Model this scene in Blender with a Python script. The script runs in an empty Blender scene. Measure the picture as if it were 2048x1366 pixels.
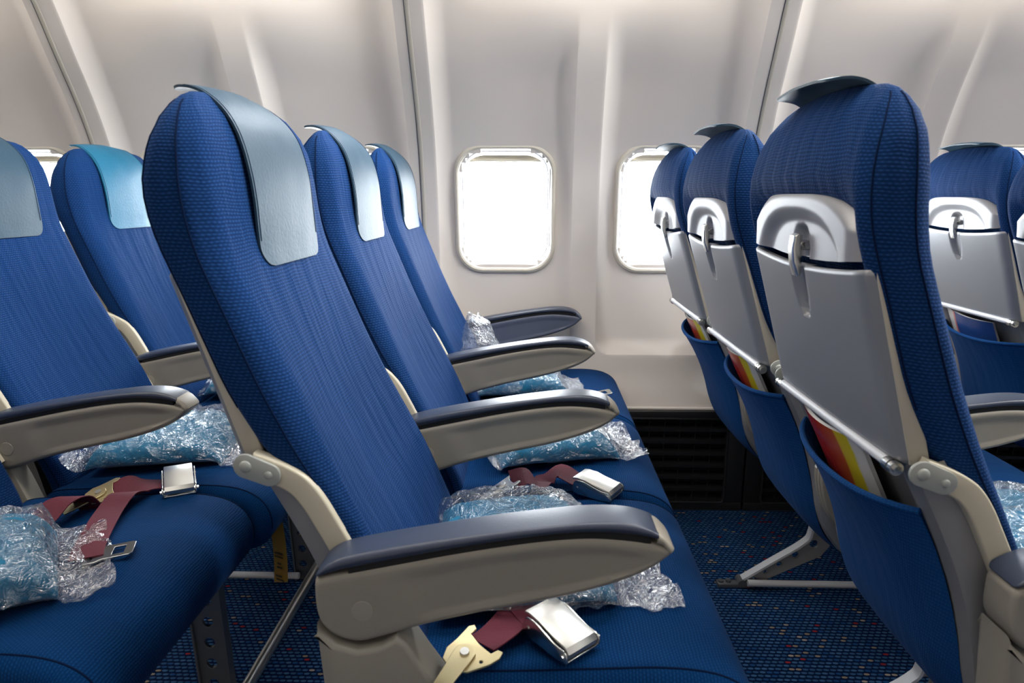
import bpy, bmesh, math, random
from mathutils import Vector, Matrix, noise, Euler

C = bpy.context.scene.collection
PI = math.pi
R = math.radians

# ---------------------------------------------------------------- camera
CAM_Z = 1.022
cam = bpy.data.cameras.new('camera')
cam.sensor_width = 36.0
cam.lens = 1365.0 / 2048.0 * 36.0
cam.clip_start = 0.02
camo = bpy.data.objects.new('camera', cam)
C.objects.link(camo)
camo.location = (0, 0, CAM_Z)
camo.rotation_euler = (PI / 2 - 0.2104, 0, 0.030)
bpy.context.scene.camera = camo
cam.dof.use_dof = True
cam.dof.focus_distance = 1.35
cam.dof.aperture_fstop = 7.0

# ---------------------------------------------------------------- world, lights, exposure
sc = bpy.context.scene
sc.view_settings.view_transform = 'Standard'
sc.view_settings.look = 'None'
sc.view_settings.exposure = 0.0
sc.view_settings.gamma = 1.0
sc.view_settings.use_curve_mapping = False
world = bpy.data.worlds.new('overcast_sky')
sc.world = world
world.use_nodes = True
bg = world.node_tree.nodes['Background']
bg.inputs['Color'].default_value = (0.92, 0.96, 1.0, 1)
bg.inputs['Strength'].default_value = 25.0

WX0 = -0.0886          # centre of the first window in view
WSP = 0.508            # window spacing


def area(name, loc, rot, sx, sy, power, col, portal=False, spread=PI):
    l = bpy.data.lights.new(name, 'AREA')
    l.shape = 'RECTANGLE'
    l.size = sx
    l.size_y = sy
    l.energy = power
    l.color = col
    l.spread = spread
    if portal:
        l.cycles.is_portal = True
    o = bpy.data.objects.new(name, l)
    C.objects.link(o)
    o.location = loc
    o.rotation_euler = rot
    return o


WINDOWS = list(range(-5, 8))
for k in WINDOWS:
    area('window_portal', (WX0 + WSP * k, 2.33, 0.98), (-PI / 2, 0, 0), 0.30, 0.38, 1, (1, 1, 1), portal=True)
# cove lamps under the overhead bin, washing the sidewall (one tube per panel)
for k in range(-2, 4):
    area('cove_lamp', (0.165 + 1.022 * k, 1.875, 1.605), (R(38), 0, 0), 0.80, 0.03, 1.2, (1.0, 0.92, 0.82))
# ceiling wash along the edge of the bins, weak added fill light over the aisle
area('ceiling_wash', (0.5, 0.92, 2.09), (R(12), 0, 0), 6.0, 0.25, 72, (1.0, 0.91, 0.80))
area('aisle_fill', (0.4, -0.1, 2.12), (0, 0, 0), 5.0, 0.35, 11, (1.0, 0.92, 0.82))
for x in (0.15, 0.95, 1.75, 2.55):  # added fill lamps that brighten the seat fronts
    area('forward_fill', (x, 0.86, 2.06), (R(6), R(52), 0), 0.30, 0.5, 5, (0.92, 0.96, 1.0), spread=R(110))
# added lamps under the bins, standing in for window light on seat fronts
for x in (-0.15, 0.63, 1.42, 2.20):
    area('under_bin_fill', (x, 1.66, 1.635), Vector((-0.78, -0.30, -0.55)).to_track_quat('-Z', 'Y').to_euler(), 0.12, 0.30, 8.5, (0.92, 0.96, 1.0), spread=R(130))

# ---------------------------------------------------------------- mesh helpers


class MB:
    def __init__(s):
        s.v = []
        s.f = []
        s.uv = []      # per face list of uv or None

    def add(s, vs, fs, uvs=None):
        o = len(s.v)
        s.v += [tuple(p) for p in vs]
        for i, f in enumerate(fs):
            s.f.append([a + o for a in f])
            s.uv.append(uvs[i] if uvs else None)
        return s

    def loft(s, rings, closed=True, cap0=False, cap1=False, flip=False, u_off=0.0):
        n = len(rings[0])
        vs = [p for r in rings for p in r]
        fs, uvs = [], []
        # uv in metres
        vv = [0.0]
        for i in range(1, len(rings)):
            d = sum((Vector(rings[i][k]) - Vector(rings[i - 1][k])).length for k in range(0, n, max(1, n // 8)))
            vv.append(vv[-1] + d / len(range(0, n, max(1, n // 8))))
        mid = rings[len(rings) // 2]
        uu = [0.0]
        for k in range(1, n + 1):
            uu.append(uu[-1] + (Vector(mid[k % n]) - Vector(mid[k - 1])).length)
        m = n if closed else n - 1
        for i in range(len(rings) - 1):
            for k in range(m):
                a, b = i * n + k, i * n + (k + 1) % n
                c, d = (i + 1) * n + (k + 1) % n, (i + 1) * n + k
                q = [a, b, c, d]
                w = [(uu[k], vv[i]), (uu[k + 1], vv[i]), (uu[k + 1], vv[i + 1]), (uu[k], vv[i + 1])]
                if flip:
                    q.reverse()
                    w.reverse()
                fs.append(q)
                uvs.append(w)
        if closed:
            if cap0:
                q = list(range(n))
                w = [(rings[0][k][1], rings[0][k][0]) for k in q]
                if not flip:
                    q.reverse()
                    w.reverse()
                fs.append(q)
                uvs.append(w)
            if cap1:
                q = list(range((len(rings) - 1) * n, len(rings) * n))
                w = [(rings[-1][k - (len(rings) - 1) * n][1], rings[-1][k - (len(rings) - 1) * n][0]) for k in q]
                if flip:
                    q.reverse()
                    w.reverse()
                fs.append(q)
                uvs.append(w)
        return s.add(vs, fs, uvs)

    def tube(s, pts, r, n=10, cap=True, closed=False):
        pts = [Vector(p) for p in pts]
        rs = r if isinstance(r, (list, tuple)) else [r] * len(pts)
        rings = []
        prev = None
        m = len(pts)
        for i, p in enumerate(pts):
            if closed:
                t = (pts[(i + 1) % m] - pts[i - 1]).normalized()
            else:
                t = (pts[min(i + 1, m - 1)] - pts[max(i - 1, 0)]).normalized()
            if prev is None:
                a = Vector((0, 0, 1)) if abs(t.z) < 0.9 else Vector((1, 0, 0))
                x = t.cross(a).normalized()
            else:
                x = (prev - t * prev.dot(t)).normalized()
            prev = x
            y = t.cross(x)
            rings.append([p + (x * math.cos(2 * PI * k / n) + y * math.sin(2 * PI * k / n)) * rs[i] for k in range(n)])
        if closed:
            rings.append(rings[0])
        return s.loft(rings, True, cap and not closed, cap and not closed, flip=False)

    def box(s, lo, hi, b=0.0):
        lo, hi = Vector(lo), Vector(hi)
        c = (lo + hi) / 2
        h = (hi - lo) / 2
        bm = bmesh.new()
        bmesh.ops.create_cube(bm, size=2)
        for v in bm.verts:
            v.co = Vector((v.co.x * h.x, v.co.y * h.y, v.co.z * h.z)) + c
        if b > 0:
            bmesh.ops.bevel(bm, geom=bm.edges[:], offset=b, segments=3, profile=0.5, affect='EDGES')
        s.bm(bm)
        return s

    def bm(s, bm):
        bm.verts.index_update()
        s.add([v.co.copy() for v in bm.verts], [[v.index for v in f.verts] for f in bm.faces])
        bm.free()
        return s

    def prism(s, poly, y0, y1, bev=0.004, seg=3, crown=0.0):
        """extrude an (x,z) outline along y with rounded edges"""
        n = len(poly)
        ar = sum(poly[i][0] * poly[(i + 1) % n][1] - poly[(i + 1) % n][0] * poly[i][1] for i in range(n))
        if ar < 0:
            poly = poly[::-1]
        nr = []
        for i in range(n):
            a, b, c = Vector(poly[i - 1]), Vector(poly[i]), Vector(poly[(i + 1) % n])
            e1 = (b - a)
            e2 = (c - b)
            n1 = Vector((e1.y, -e1.x)).normalized() if e1.length > 1e-9 else Vector((0, 0))
            n2 = Vector((e2.y, -e2.x)).normalized() if e2.length > 1e-9 else n1
            m = (n1 + n2)
            m = m.normalized() / max(0.5, m.normalized().dot(n1)) if m.length > 1e-6 else n1
            nr.append(m)
        rings = []

        def ring(off, y):
            return [(poly[i][0] - nr[i].x * off, y, poly[i][1] - nr[i].y * off) for i in range(n)]
        for k in range(seg + 1):
            t = k / seg * PI / 2
            rings.append(ring(bev * (1 - math.sin(t)), y0 + bev * (1 - math.cos(t))))
        for k in range(seg + 1):
            t = (1 - k / seg) * PI / 2
            rings.append(ring(bev * (1 - math.sin(t)), y1 - bev * (1 - math.cos(t))))
        return s.loft(rings, True, True, True, flip=False)

    def xf(s, M):
        s.v = [tuple(M @ Vector(p)) for p in s.v]
        return s

    def build(s, name, mat, parent=None, smooth=True, ang=40, coll=None):
        me = bpy.data.meshes.new(name)
        me.from_pydata([tuple(p) for p in s.v], [], s.f)
        if any(u is not None for u in s.uv):
            ul = me.uv_layers.new(name='UVMap')
            i = 0
            for poly, u in zip(me.polygons, s.uv):
                for k in range(len(poly.vertices)):
                    ul.data[poly.loop_start + k].uv = u[k] if u else (0, 0)
        bm = bmesh.new()
        bm.from_mesh(me)
        bmesh.ops.recalc_face_normals(bm, faces=bm.faces[:])
        bm.to_mesh(me)
        bm.free()
        if smooth:
            me.polygons.foreach_set('use_smooth', [True] * len(me.polygons))
            me.set_sharp_from_angle(angle=R(ang))
        me.materials.append(mat)
        o = bpy.data.objects.new(name, me)
        C.objects.link(o)
        if parent:
            o.parent = parent
        return o


def tag(o, label=None, cat=None, group=None, kind=None):
    if label:
        o['label'] = label
    if cat:
        o['category'] = cat
    if group:
        o['group'] = group
    if kind:
        o['kind'] = kind
    return o


def thing(name, loc, label, cat, group=None, rot=(0, 0, 0)):
    o = bpy.data.objects.new(name, None)
    o.empty_display_size = 0.05
    C.objects.link(o)
    o.location = loc
    o.rotation_euler = rot
    return tag(o, label, cat, group)


def kids(o):
    return [c for c in bpy.data.objects if c.parent == o]


def copy_tree(o, parent=None):
    c = o.copy()
    C.objects.link(c)
    if parent:
        c.parent = parent
    for ch in kids(o):
        copy_tree(ch, c)
    return c


def lerp(a, b, t):
    return a + (b - a) * t


def interp(tab, z):
    """tab: list of (z, a, b, ...) ascending in z; smooth (catmull) interpolation"""
    if z <= tab[0][0]:
        return tab[0][1:]
    if z >= tab[-1][0]:
        return tab[-1][1:]
    for i in range(len(tab) - 1):
        if tab[i][0] <= z <= tab[i + 1][0]:
            t = (z - tab[i][0]) / (tab[i + 1][0] - tab[i][0])
            return tuple(lerp(a, b, t) for a, b in zip(tab[i][1:], tab[i + 1][1:]))


def smooth_path(pts, n=8):
    """Catmull-Rom through points"""
    P = [Vector(p) for p in pts]
    out = []
    for i in range(len(P) - 1):
        p0 = P[max(i - 1, 0)]
        p1, p2 = P[i], P[i + 1]
        p3 = P[min(i + 2, len(P) - 1)]
        for k in range(n):
            t = k / n
            out.append(0.5 * ((2 * p1) + (-p0 + p2) * t + (2 * p0 - 5 * p1 + 4 * p2 - p3) * t * t + (-p0 + 3 * p1 - 3 * p2 + p3) * t ** 3))
    out.append(P[-1])
    return out


def smooth_closed(pts, n=5):
    P = [Vector(p) for p in pts]
    m = len(P)
    out = []
    for i in range(m):
        p0, p1, p2, p3 = P[i - 1], P[i], P[(i + 1) % m], P[(i + 2) % m]
        for k in range(n):
            t = k / n
            out.append(0.5 * ((2 * p1) + (-p0 + p2) * t + (2 * p0 - 5 * p1 + 4 * p2 - p3) * t * t + (-p0 + 3 * p1 - 3 * p2 + p3) * t ** 3))
    return [tuple(p) for p in out]


def sstep(a, b, x):
    t = max(0.0, min(1.0, (x - a) / (b - a)))
    return t * t * (3 - 2 * t)


def plate(outer, holes, th, bev, name, mat, parent, M=None):
    """flat plate with holes: outline in 2D, extruded and bevelled; M maps (x,y,0) into place"""
    cu = bpy.data.curves.new(name, 'CURVE')
    cu.dimensions = '2D'
    cu.fill_mode = 'BOTH'
    cu.extrude = th / 2
    cu.bevel_depth = bev
    cu.bevel_resolution = 2
    for loop in [outer] + list(holes):
        sp = cu.splines.new('POLY')
        sp.points.add(len(loop) - 1)
        for p, q in zip(sp.points, loop):
            p.co = (q[0], q[1], 0, 1)
        sp.use_cyclic_u = True
    tmp = bpy.data.objects.new('tmp_plate', cu)
    C.objects.link(tmp)
    dg = bpy.context.evaluated_depsgraph_get()
    me = bpy.data.meshes.new_from_object(tmp.evaluated_get(dg))
    bpy.data.objects.remove(tmp)
    bpy.data.curves.remove(cu)
    me.name = name
    if M is not None:
        me.transform(M)
    me.polygons.foreach_set('use_smooth', [True] * len(me.polygons))
    me.set_sharp_from_angle(angle=R(35))
    me.materials.clear()
    me.materials.append(mat)
    o = bpy.data.objects.new(name, me)
    C.objects.link(o)
    if parent:
        o.parent = parent
    return o


def circle(cx, cy, r, n=18):
    return [(cx + r * math.cos(2 * PI * k / n), cy + r * math.sin(2 * PI * k / n)) for k in range(n)]


def rrect(hw, hh, r, n=10, p=None):
    out = []
    for (sx, sy, a0) in ((1, 1, 0), (-1, 1, PI / 2), (-1, -1, PI), (1, -1, 1.5 * PI)):
        for k in range(n + 1):
            a = a0 + k / n * PI / 2
            out.append((sx * (hw - r) + r * math.cos(a), sy * (hh - r) + r * math.sin(a)))
    return out


# XZ plane (x,y,0) -> (x,0,y) at given y
def MXZ(y):
    return Matrix(((1, 0, 0, 0), (0, 0, -1, y), (0, 1, 0, 0), (0, 0, 0, 1)))


# ---------------------------------------------------------------- materials
def newmat(name):
    m = bpy.data.materials.new(name)
    m.use_nodes = True
    nt = m.node_tree
    return m, nt, nt.nodes, nt.links, nt.nodes['Principled BSDF']


def simple(name, col, rough=0.5, metal=0.0, nscale=0, nbump=0.0, spec=0.5, var=0.0, coat=0.0):
    m, nt, N, L, b = newmat(name)
    b.inputs['Base Color'].default_value = (*col, 1)
    b.inputs['Roughness'].default_value = rough
    b.inputs['Metallic'].default_value = metal
    b.inputs['Specular IOR Level'].default_value = spec
    b.inputs['Coat Weight'].default_value = coat
    if nscale:
        tc = N.new('ShaderNodeTexCoord')
        no = N.new('ShaderNodeTexNoise')
        no.inputs['Scale'].default_value = nscale
        no.inputs['Detail'].default_value = 3
        L.new(tc.outputs['Object'], no.inputs['Vector'])
        bu = N.new('ShaderNodeBump')
        bu.inputs['Strength'].default_value = nbump
        bu.inputs['Distance'].default_value = 0.002
        L.new(no.outputs['Fac'], bu.inputs['Height'])
        L.new(bu.outputs['Normal'], b.inputs['Normal'])
        if var:
            mx = N.new('ShaderNodeMix')
            mx.data_type = 'RGBA'
            mx.inputs['A'].default_value = (*[c * (1 - var) for c in col], 1)
            mx.inputs['B'].default_value = (*[min(1, c * (1 + var)) for c in col], 1)
            L.new(no.outputs['Fac'], mx.inputs['Factor'])
            L.new(mx.outputs['Result'], b.inputs['Base Color'])
    return m


def math_node(N, L, op, a, b=None):
    n = N.new('ShaderNodeMath')
    n.operation = op
    for i, x in enumerate((a, b)):
        if x is None:
            continue
        if isinstance(x, (int, float)):
            n.inputs[i].default_value = x
        else:
            L.new(x, n.inputs[i])
    return n.outputs[0]


def fabric(name, dark, light, pu=0.0066, pv=0.0044, contrast=0.8, wrinkle=0.45, bump=0.4):
    m, nt, N, L, b = newmat(name)
    uv = N.new('ShaderNodeUVMap')
    sp = N.new('ShaderNodeSeparateXYZ')
    L.new(uv.outputs['UV'], sp.inputs['Vector'])
    u, v = sp.outputs['X'], sp.outputs['Y']
    # slight waviness of the ribs
    no = N.new('ShaderNodeTexNoise')
    no.inputs['Scale'].default_value = 14
    L.new(uv.outputs['UV'], no.inputs['Vector'])
    wob = math_node(N, L, 'MULTIPLY', no.outputs['Fac'], 0.012)
    v2 = math_node(N, L, 'ADD', v, wob)
    vr = math_node(N, L, 'DIVIDE', v2, pv)
    fl = math_node(N, L, 'FLOOR', vr)
    rib = math_node(N, L, 'SINE', math_node(N, L, 'MULTIPLY', vr, 2 * PI))
    rib = math_node(N, L, 'ADD', math_node(N, L, 'MULTIPLY', rib, 0.5), 0.5)
    ph = math_node(N, L, 'ADD', math_node(N, L, 'MULTIPLY', u, 2 * PI / pu), math_node(N, L, 'MULTIPLY', fl, PI))
    da = math_node(N, L, 'SINE', ph)
    da = math_node(N, L, 'ADD', math_node(N, L, 'MULTIPLY', da, 0.5), 0.5)
    dot = math_node(N, L, 'MULTIPLY', math_node(N, L, 'POWER', rib, 1.5), math_node(N, L, 'ADD', math_node(N, L, 'MULTIPLY', da, 0.75), 0.25))
    dotc = math_node(N, L, 'MULTIPLY', dot, contrast)
    mx = N.new('ShaderNodeMix')
    mx.data_type = 'RGBA'
    mx.inputs['A'].default_value = (*dark, 1)
    mx.inputs['B'].default_value = (*light, 1)
    L.new(dotc, mx.inputs['Factor'])
    L.new(mx.outputs['Result'], b.inputs['Base Color'])
    # wrinkles, long in v
    mp = N.new('ShaderNodeMapping')
    mp.inputs['Scale'].default_value = (34, 5, 1)
    L.new(uv.outputs['UV'], mp.inputs['Vector'])
    n2 = N.new('ShaderNodeTexNoise')
    n2.inputs['Scale'].default_value = 1.0
    n2.inputs['Detail'].default_value = 2.5
    L.new(mp.outputs['Vector'], n2.inputs['Vector'])
    b1 = N.new('ShaderNodeBump')
    b1.inputs['Strength'].default_value = wrinkle
    b1.inputs['Distance'].default_value = 0.012
    L.new(n2.outputs['Fac'], b1.inputs['Height'])
    b2 = N.new('ShaderNodeBump')
    b2.inputs['Strength'].default_value = bump
    b2.inputs['Distance'].default_value = 0.0012
    L.new(dot, b2.inputs['Height'])
    L.new(b1.outputs['Normal'], b2.inputs['Normal'])
    L.new(b2.outputs['Normal'], b.inputs['Normal'])
    b.inputs['Roughness'].default_value = 0.75
    b.inputs['Specular IOR Level'].default_value = 0.03
    b.inputs['Sheen Weight'].default_value = 0.06
    b.inputs['Sheen Roughness'].default_value = 0.4
    b.inputs['Sheen Tint'].default_value = (0.35, 0.55, 1.0, 1)
    return m


M_FAB = fabric('seat_fabric', (0.004, 0.020, 0.075), (0.016, 0.060, 0.19))
M_CUSH = fabric('cushion_fabric', (0.002, 0.024, 0.090), (0.006, 0.054, 0.175), pu=0.005, pv=0.0042, wrinkle=0.10, bump=0.5)
M_POCK = fabric('pocket_fabric', (0.006, 0.044, 0.155), (0.012, 0.07, 0.22), pu=0.004, pv=0.006, wrinkle=0.25, bump=0.35)
M_PIPE = simple('navy_piping', (0.003, 0.010, 0.036), 0.9, spec=0.05)
M_LEATHER = simple('teal_leather', (0.015, 0.044, 0.072), 0.52, spec=0.34, nscale=190, nbump=0.25, var=0.12)
M_LEATHER2 = simple('bright_turquoise_leather', (0.006, 0.110, 0.200), 0.50, spec=0.38, nscale=190, nbump=0.25, var=0.12)
M_SILVER = simple('silver_plastic', (0.32, 0.32, 0.332), 0.46, metal=0.4, nscale=900, nbump=0.06)
M_TRAY = simple('tray_plastic', (0.245, 0.25, 0.268), 0.42, metal=0.35, nscale=700, nbump=0.05)
M_BEIGE = simple('beige_plastic', (0.42, 0.385, 0.315), 0.5, nscale=300, nbump=0.05)
M_CREAM = simple('cream_metal', (0.50, 0.455, 0.35), 0.45, nscale=250, nbump=0.06)
M_GREYG = simple('grey_green_metal', (0.33, 0.345, 0.32), 0.42, metal=0.2)
M_RAIL = simple('grey_painted_metal', (0.27, 0.265, 0.265), 0.4, metal=0.3, nscale=250, nbump=0.04)
M_ARM = simple('taupe_plastic', (0.235, 0.215, 0.18), 0.42, nscale=420, nbump=0.06, var=0.05)
M_PAD = simple('navy_pad', (0.030, 0.040, 0.068), 0.36, nscale=500, nbump=0.08)
M_TIP = simple('grey_plastic', (0.29, 0.265, 0.22), 0.42)
M_CAP = simple('pivot_cap_plastic', (0.265, 0.245, 0.21), 0.42)
M_WARM = simple('window_armrest_plastic', (0.085, 0.10, 0.15), 0.45, nscale=420, nbump=0.05)
M_CHROME = simple('polished_steel', (0.60, 0.60, 0.58), 0.24, metal=1.0, nscale=120, nbump=0.03)
M_BRUSH = simple('satin_steel', (0.66, 0.65, 0.61), 0.32, metal=0.9, nscale=400, nbump=0.05)
M_BRASS = simple('yellow_zinc_steel', (0.62, 0.52, 0.30), 0.34, metal=0.85, nscale=300, nbump=0.05)
M_BELT = simple('burgundy_webbing', (0.105, 0.006, 0.022), 0.7, nscale=600, nbump=0.4, var=0.15)
M_BAR = simple('pale_aluminium', (0.58, 0.59, 0.62), 0.5, metal=0.2)
M_DARKMETAL = simple('dark_aluminium', (0.16, 0.165, 0.175), 0.4, metal=0.6)
M_BLANKET = simple('turquoise_fleece', (0.006, 0.155, 0.290), 0.9, nscale=380, nbump=0.5, var=0.18)
M_BLACK = simple('black_plastic', (0.012, 0.012, 0.013), 0.45, nscale=500, nbump=0.1)
M_BLACK2 = simple('black_void', (0.004, 0.004, 0.004), 0.8)
M_PAPER = simple('white_paper', (0.62, 0.61, 0.58), 0.55)
M_TAG = simple('yellow_tag', (0.30, 0.17, 0.015), 0.6)
M_INK = simple('dark_print', (0.05, 0.035, 0.02), 0.7)
M_POUCH = simple('cream_fabric', (0.45, 0.42, 0.35), 0.8, nscale=200, nbump=0.3)
M_WALL = simple('cabin_wall_panel', (0.755, 0.695, 0.635), 0.42, nscale=900, nbump=0.10)
M_BEZEL = simple('cream_bezel', (0.66, 0.61, 0.51), 0.35)
M_REVEAL = simple('white_reveal', (0.66, 0.66, 0.67), 0.35)
M_SHADE = simple('cream_blind', (0.62, 0.55, 0.42), 0.5)
M_STRIP = simple('joint_strip', (0.50, 0.47, 0.40), 0.4)
M_CEIL = simple('ceiling_panel', (0.70, 0.69, 0.67), 0.6)


def mat_carpet():
    m, nt, N, L, b = newmat('woven_carpet')
    tc = N.new('ShaderNodeTexCoord')
    sp = N.new('ShaderNodeSeparateXYZ')
    L.new(tc.outputs['Object'], sp.inputs['Vector'])
    ry = math_node(N, L, 'DIVIDE', sp.outputs['Y'], 0.0115)
    fy = math_node(N, L, 'FLOOR', ry)
    rx = math_node(N, L, 'DIVIDE', sp.outputs['X'], 0.0150)
    rx = math_node(N, L, 'ADD', rx, math_node(N, L, 'MULTIPLY', fy, 0.5))
    fx = math_node(N, L, 'FLOOR', rx)
    lx = math_node(N, L, 'SUBTRACT', rx, fx)
    ly = math_node(N, L, 'SUBTRACT', ry, fy)
    # loop mask
    ax = math_node(N, L, 'ABSOLUTE', math_node(N, L, 'SUBTRACT', lx, 0.5))
    ay = math_node(N, L, 'ABSOLUTE', math_node(N, L, 'SUBTRACT', ly, 0.5))
    d = math_node(N, L, 'ADD', math_node(N, L, 'POWER', math_node(N, L, 'MULTIPLY', ax, 2.35), 2), math_node(N, L, 'POWER', math_node(N, L, 'MULTIPLY', ay, 3.5), 2))
    mask = math_node(N, L, 'LESS_THAN', d, 1.0)
    cb = N.new('ShaderNodeCombineXYZ')
    L.new(fx, cb.inputs['X'])
    L.new(fy, cb.inputs['Y'])
    wn = N.new('ShaderNodeTexWhiteNoise')
    wn.noise_dimensions = '2D'
    L.new(cb.outputs['Vector'], wn.inputs['Vector'])
    cr = N.new('ShaderNodeValToRGB')
    cr.color_ramp.interpolation = 'CONSTANT'
    e = cr.color_ramp.elements
    e[0].position = 0.0
    e[0].color = (0.030, 0.100, 0.22, 1)
    e[1].position = 0.45
    e[1].color = (0.045, 0.130, 0.27, 1)
    for p, c in ((0.82, (0.012, 0.07, 0.22, 1)), (0.935, (0.30, 0.24, 0.17, 1)), (0.965, (0.30, 0.025, 0.03, 1)), (0.985, (0.40, 0.34, 0.27, 1))):
        x = e.new(p)
        x.color = c
    L.new(wn.outputs['Value'], cr.inputs['Fac'])
    mx = N.new('ShaderNodeMix')
    mx.data_type = 'RGBA'
    mx.inputs['A'].default_value = (0.002, 0.015, 0.065, 1)
    L.new(mask, mx.inputs['Factor'])
    L.new(cr.outputs['Color'], mx.inputs['B'])
    L.new(mx.outputs['Result'], b.inputs['Base Color'])
    b.inputs['Roughness'].default_value = 0.95
    b.inputs['Specular IOR Level'].default_value = 0.1
    bu = N.new('ShaderNodeBump')
    bu.inputs['Strength'].default_value = 0.6
    bu.inputs['Distance'].default_value = 0.003
    L.new(math_node(N, L, 'SUBTRACT', 1.0, d), bu.inputs['Height'])
    L.new(bu.outputs['Normal'], b.inputs['Normal'])
    return m


M_CARPET = mat_carpet()


def mat_film():
    m = bpy.data.materials.new('clear_plastic_film')
    m.use_nodes = True
    nt = m.node_tree
    N, L = nt.nodes, nt.links
    N.clear()
    out = N.new('ShaderNodeOutputMaterial')
    tr = N.new('ShaderNodeBsdfTransparent')
    tr.inputs['Color'].default_value = (0.96, 0.97, 0.98, 1)
    gl = N.new('ShaderNodeBsdfGlossy')
    gl.inputs['Roughness'].default_value = 0.09
    gl.inputs['Color'].default_value = (1, 1, 1, 1)
    df = N.new('ShaderNodeBsdfTranslucent')
    df.inputs['Color'].default_value = (0.9, 0.92, 0.95, 1)
    df2 = N.new('ShaderNodeBsdfDiffuse')
    df2.inputs['Color'].default_value = (0.85, 0.87, 0.9, 1)
    tc = N.new('ShaderNodeTexCoord')
    vo = N.new('ShaderNodeTexNoise')
    vo.inputs['Scale'].default_value = 42
    vo.inputs['Detail'].default_value = 4
    vo.inputs['Distortion'].default_value = 1.2
    L.new(tc.outputs['Object'], vo.inputs['Vector'])
    rd = math_node(N, L, 'ABSOLUTE', math_node(N, L, 'SUBTRACT', vo.outputs['Fac'], 0.5))
    bu = N.new('ShaderNodeBump')
    bu.inputs['Strength'].default_value = 0.9
    bu.inputs['Distance'].default_value = 0.02
    L.new(rd, bu.inputs['Height'])
    for s in (gl, df, df2):
        L.new(bu.outputs['Normal'], s.inputs['Normal'])
    fr = N.new('ShaderNodeLayerWeight')
    fr.inputs['Blend'].default_value = 0.30
    L.new(bu.outputs['Normal'], fr.inputs['Normal'])
    ad = N.new('ShaderNodeMixShader')
    ad.inputs['Fac'].default_value = 0.5
    L.new(df.outputs[0], ad.inputs[1])
    L.new(df2.outputs[0], ad.inputs[2])
    m1 = N.new('ShaderNodeMixShader')
    hz = math_node(N, L, 'ADD', math_node(N, L, 'MULTIPLY', fr.outputs['Facing'], 0.11), 0.015)
    L.new(hz, m1.inputs['Fac'])
    L.new(tr.outputs[0], m1.inputs[1])
    L.new(ad.outputs[0], m1.inputs[2])
    m2 = N.new('ShaderNodeMixShader')
    gf = math_node(N, L, 'ADD', math_node(N, L, 'MULTIPLY', math_node(N, L, 'POWER', fr.outputs['Facing'], 2.0), 0.80), 0.125)
    L.new(gf, m2.inputs['Fac'])
    L.new(m1.outputs[0], m2.inputs[1])
    L.new(gl.outputs[0], m2.inputs[2])
    L.new(m2.outputs[0], out.inputs['Surface'])
    return m


M_FILM = mat_film()


def mat_pane():
    m = bpy.data.materials.new('acrylic_pane')
    m.use_nodes = True
    nt = m.node_tree
    N, L = nt.nodes, nt.links
    N.clear()
    out = N.new('ShaderNodeOutputMaterial')
    tr = N.new('ShaderNodeBsdfTransparent')
    tr.inputs['Color'].default_value = (0.97, 0.98, 0.98, 1)
    gl = N.new('ShaderNodeBsdfGlossy')
    gl.inputs['Roughness'].default_value = 0.03
    fr = N.new('ShaderNodeLayerWeight')
    mx = N.new('ShaderNodeMixShader')
    L.new(math_node(N, L, 'ADD', math_node(N, L, 'MULTIPLY', math_node(N, L, 'POWER', fr.outputs['Facing'], 5.0), 0.8), 0.035), mx.inputs['Fac'])
    L.new(tr.outputs[0], mx.inputs[1])
    L.new(gl.outputs[0], mx.inputs[2])
    L.new(mx.outputs[0], out.inputs['Surface'])
    return m


M_PANE = mat_pane()


def mat_magazine(name, seed, navy=False):
    """printed cover: colour fields laid out over the sheet (object coords y across, z up)"""
    m, nt, N, L, b = newmat(name)
    tc = N.new('ShaderNodeTexCoord')
    sp = N.new('ShaderNodeSeparateXYZ')
    L.new(tc.outputs['Object'], sp.inputs['Vector'])
    cr = N.new('ShaderNodeValToRGB')
    e = cr.color_ramp.elements
    mr = N.new('ShaderNodeMapRange')
    mr.inputs['From Min'].default_value = -0.10
    mr.inputs['From Max'].default_value = 0.10
    no = N.new('ShaderNodeTexNoise')
    no.inputs['Scale'].default_value = 9
    L.new(tc.outputs['Object'], no.inputs['Vector'])
    yy = math_node(N, L, 'ADD', sp.outputs['Y'], math_node(N, L, 'MULTIPLY', math_node(N, L, 'SUBTRACT', no.outputs['Fac'], 0.5), 0.04))
    L.new(yy, mr.inputs['Value'])
    L.new(mr.outputs['Result'], cr.inputs['Fac'])
    if navy:
        stops = [(0.0, (0.02, 0.06, 0.22, 1)), (0.70, (0.02, 0.06, 0.22, 1)), (0.74, (0.55, 0.12, 0.08, 1)), (0.80, (0.6, 0.58, 0.55, 1))]
    else:
        stops = [(0.0, (0.62, 0.60, 0.56, 1)), (0.10, (0.62, 0.60, 0.56, 1)), (0.13, (0.60, 0.50, 0.02, 1)), (0.25, (0.58, 0.42, 0.02, 1)), (0.28, (0.42, 0.08, 0.02, 1)), (0.52, (0.36, 0.02, 0.015, 1)), (0.93, (0.30, 0.01, 0.02, 1)), (0.95, (0.6, 0.58, 0.56, 1))]
    e[0].position, e[0].color = stops[0]
    e[1].position, e[1].color = stops[-1]
    for p, c in stops[1:-1]:
        x = e.new(p)
        x.color = c
    L.new(cr.outputs['Color'], b.inputs['Base Color'])
    b.inputs['Roughness'].default_value = 0.25
    return m


M_MAG = mat_magazine('magazine_cover', 1)
M_MAG2 = mat_magazine('safety_card_print', 2, navy=True)

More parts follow.
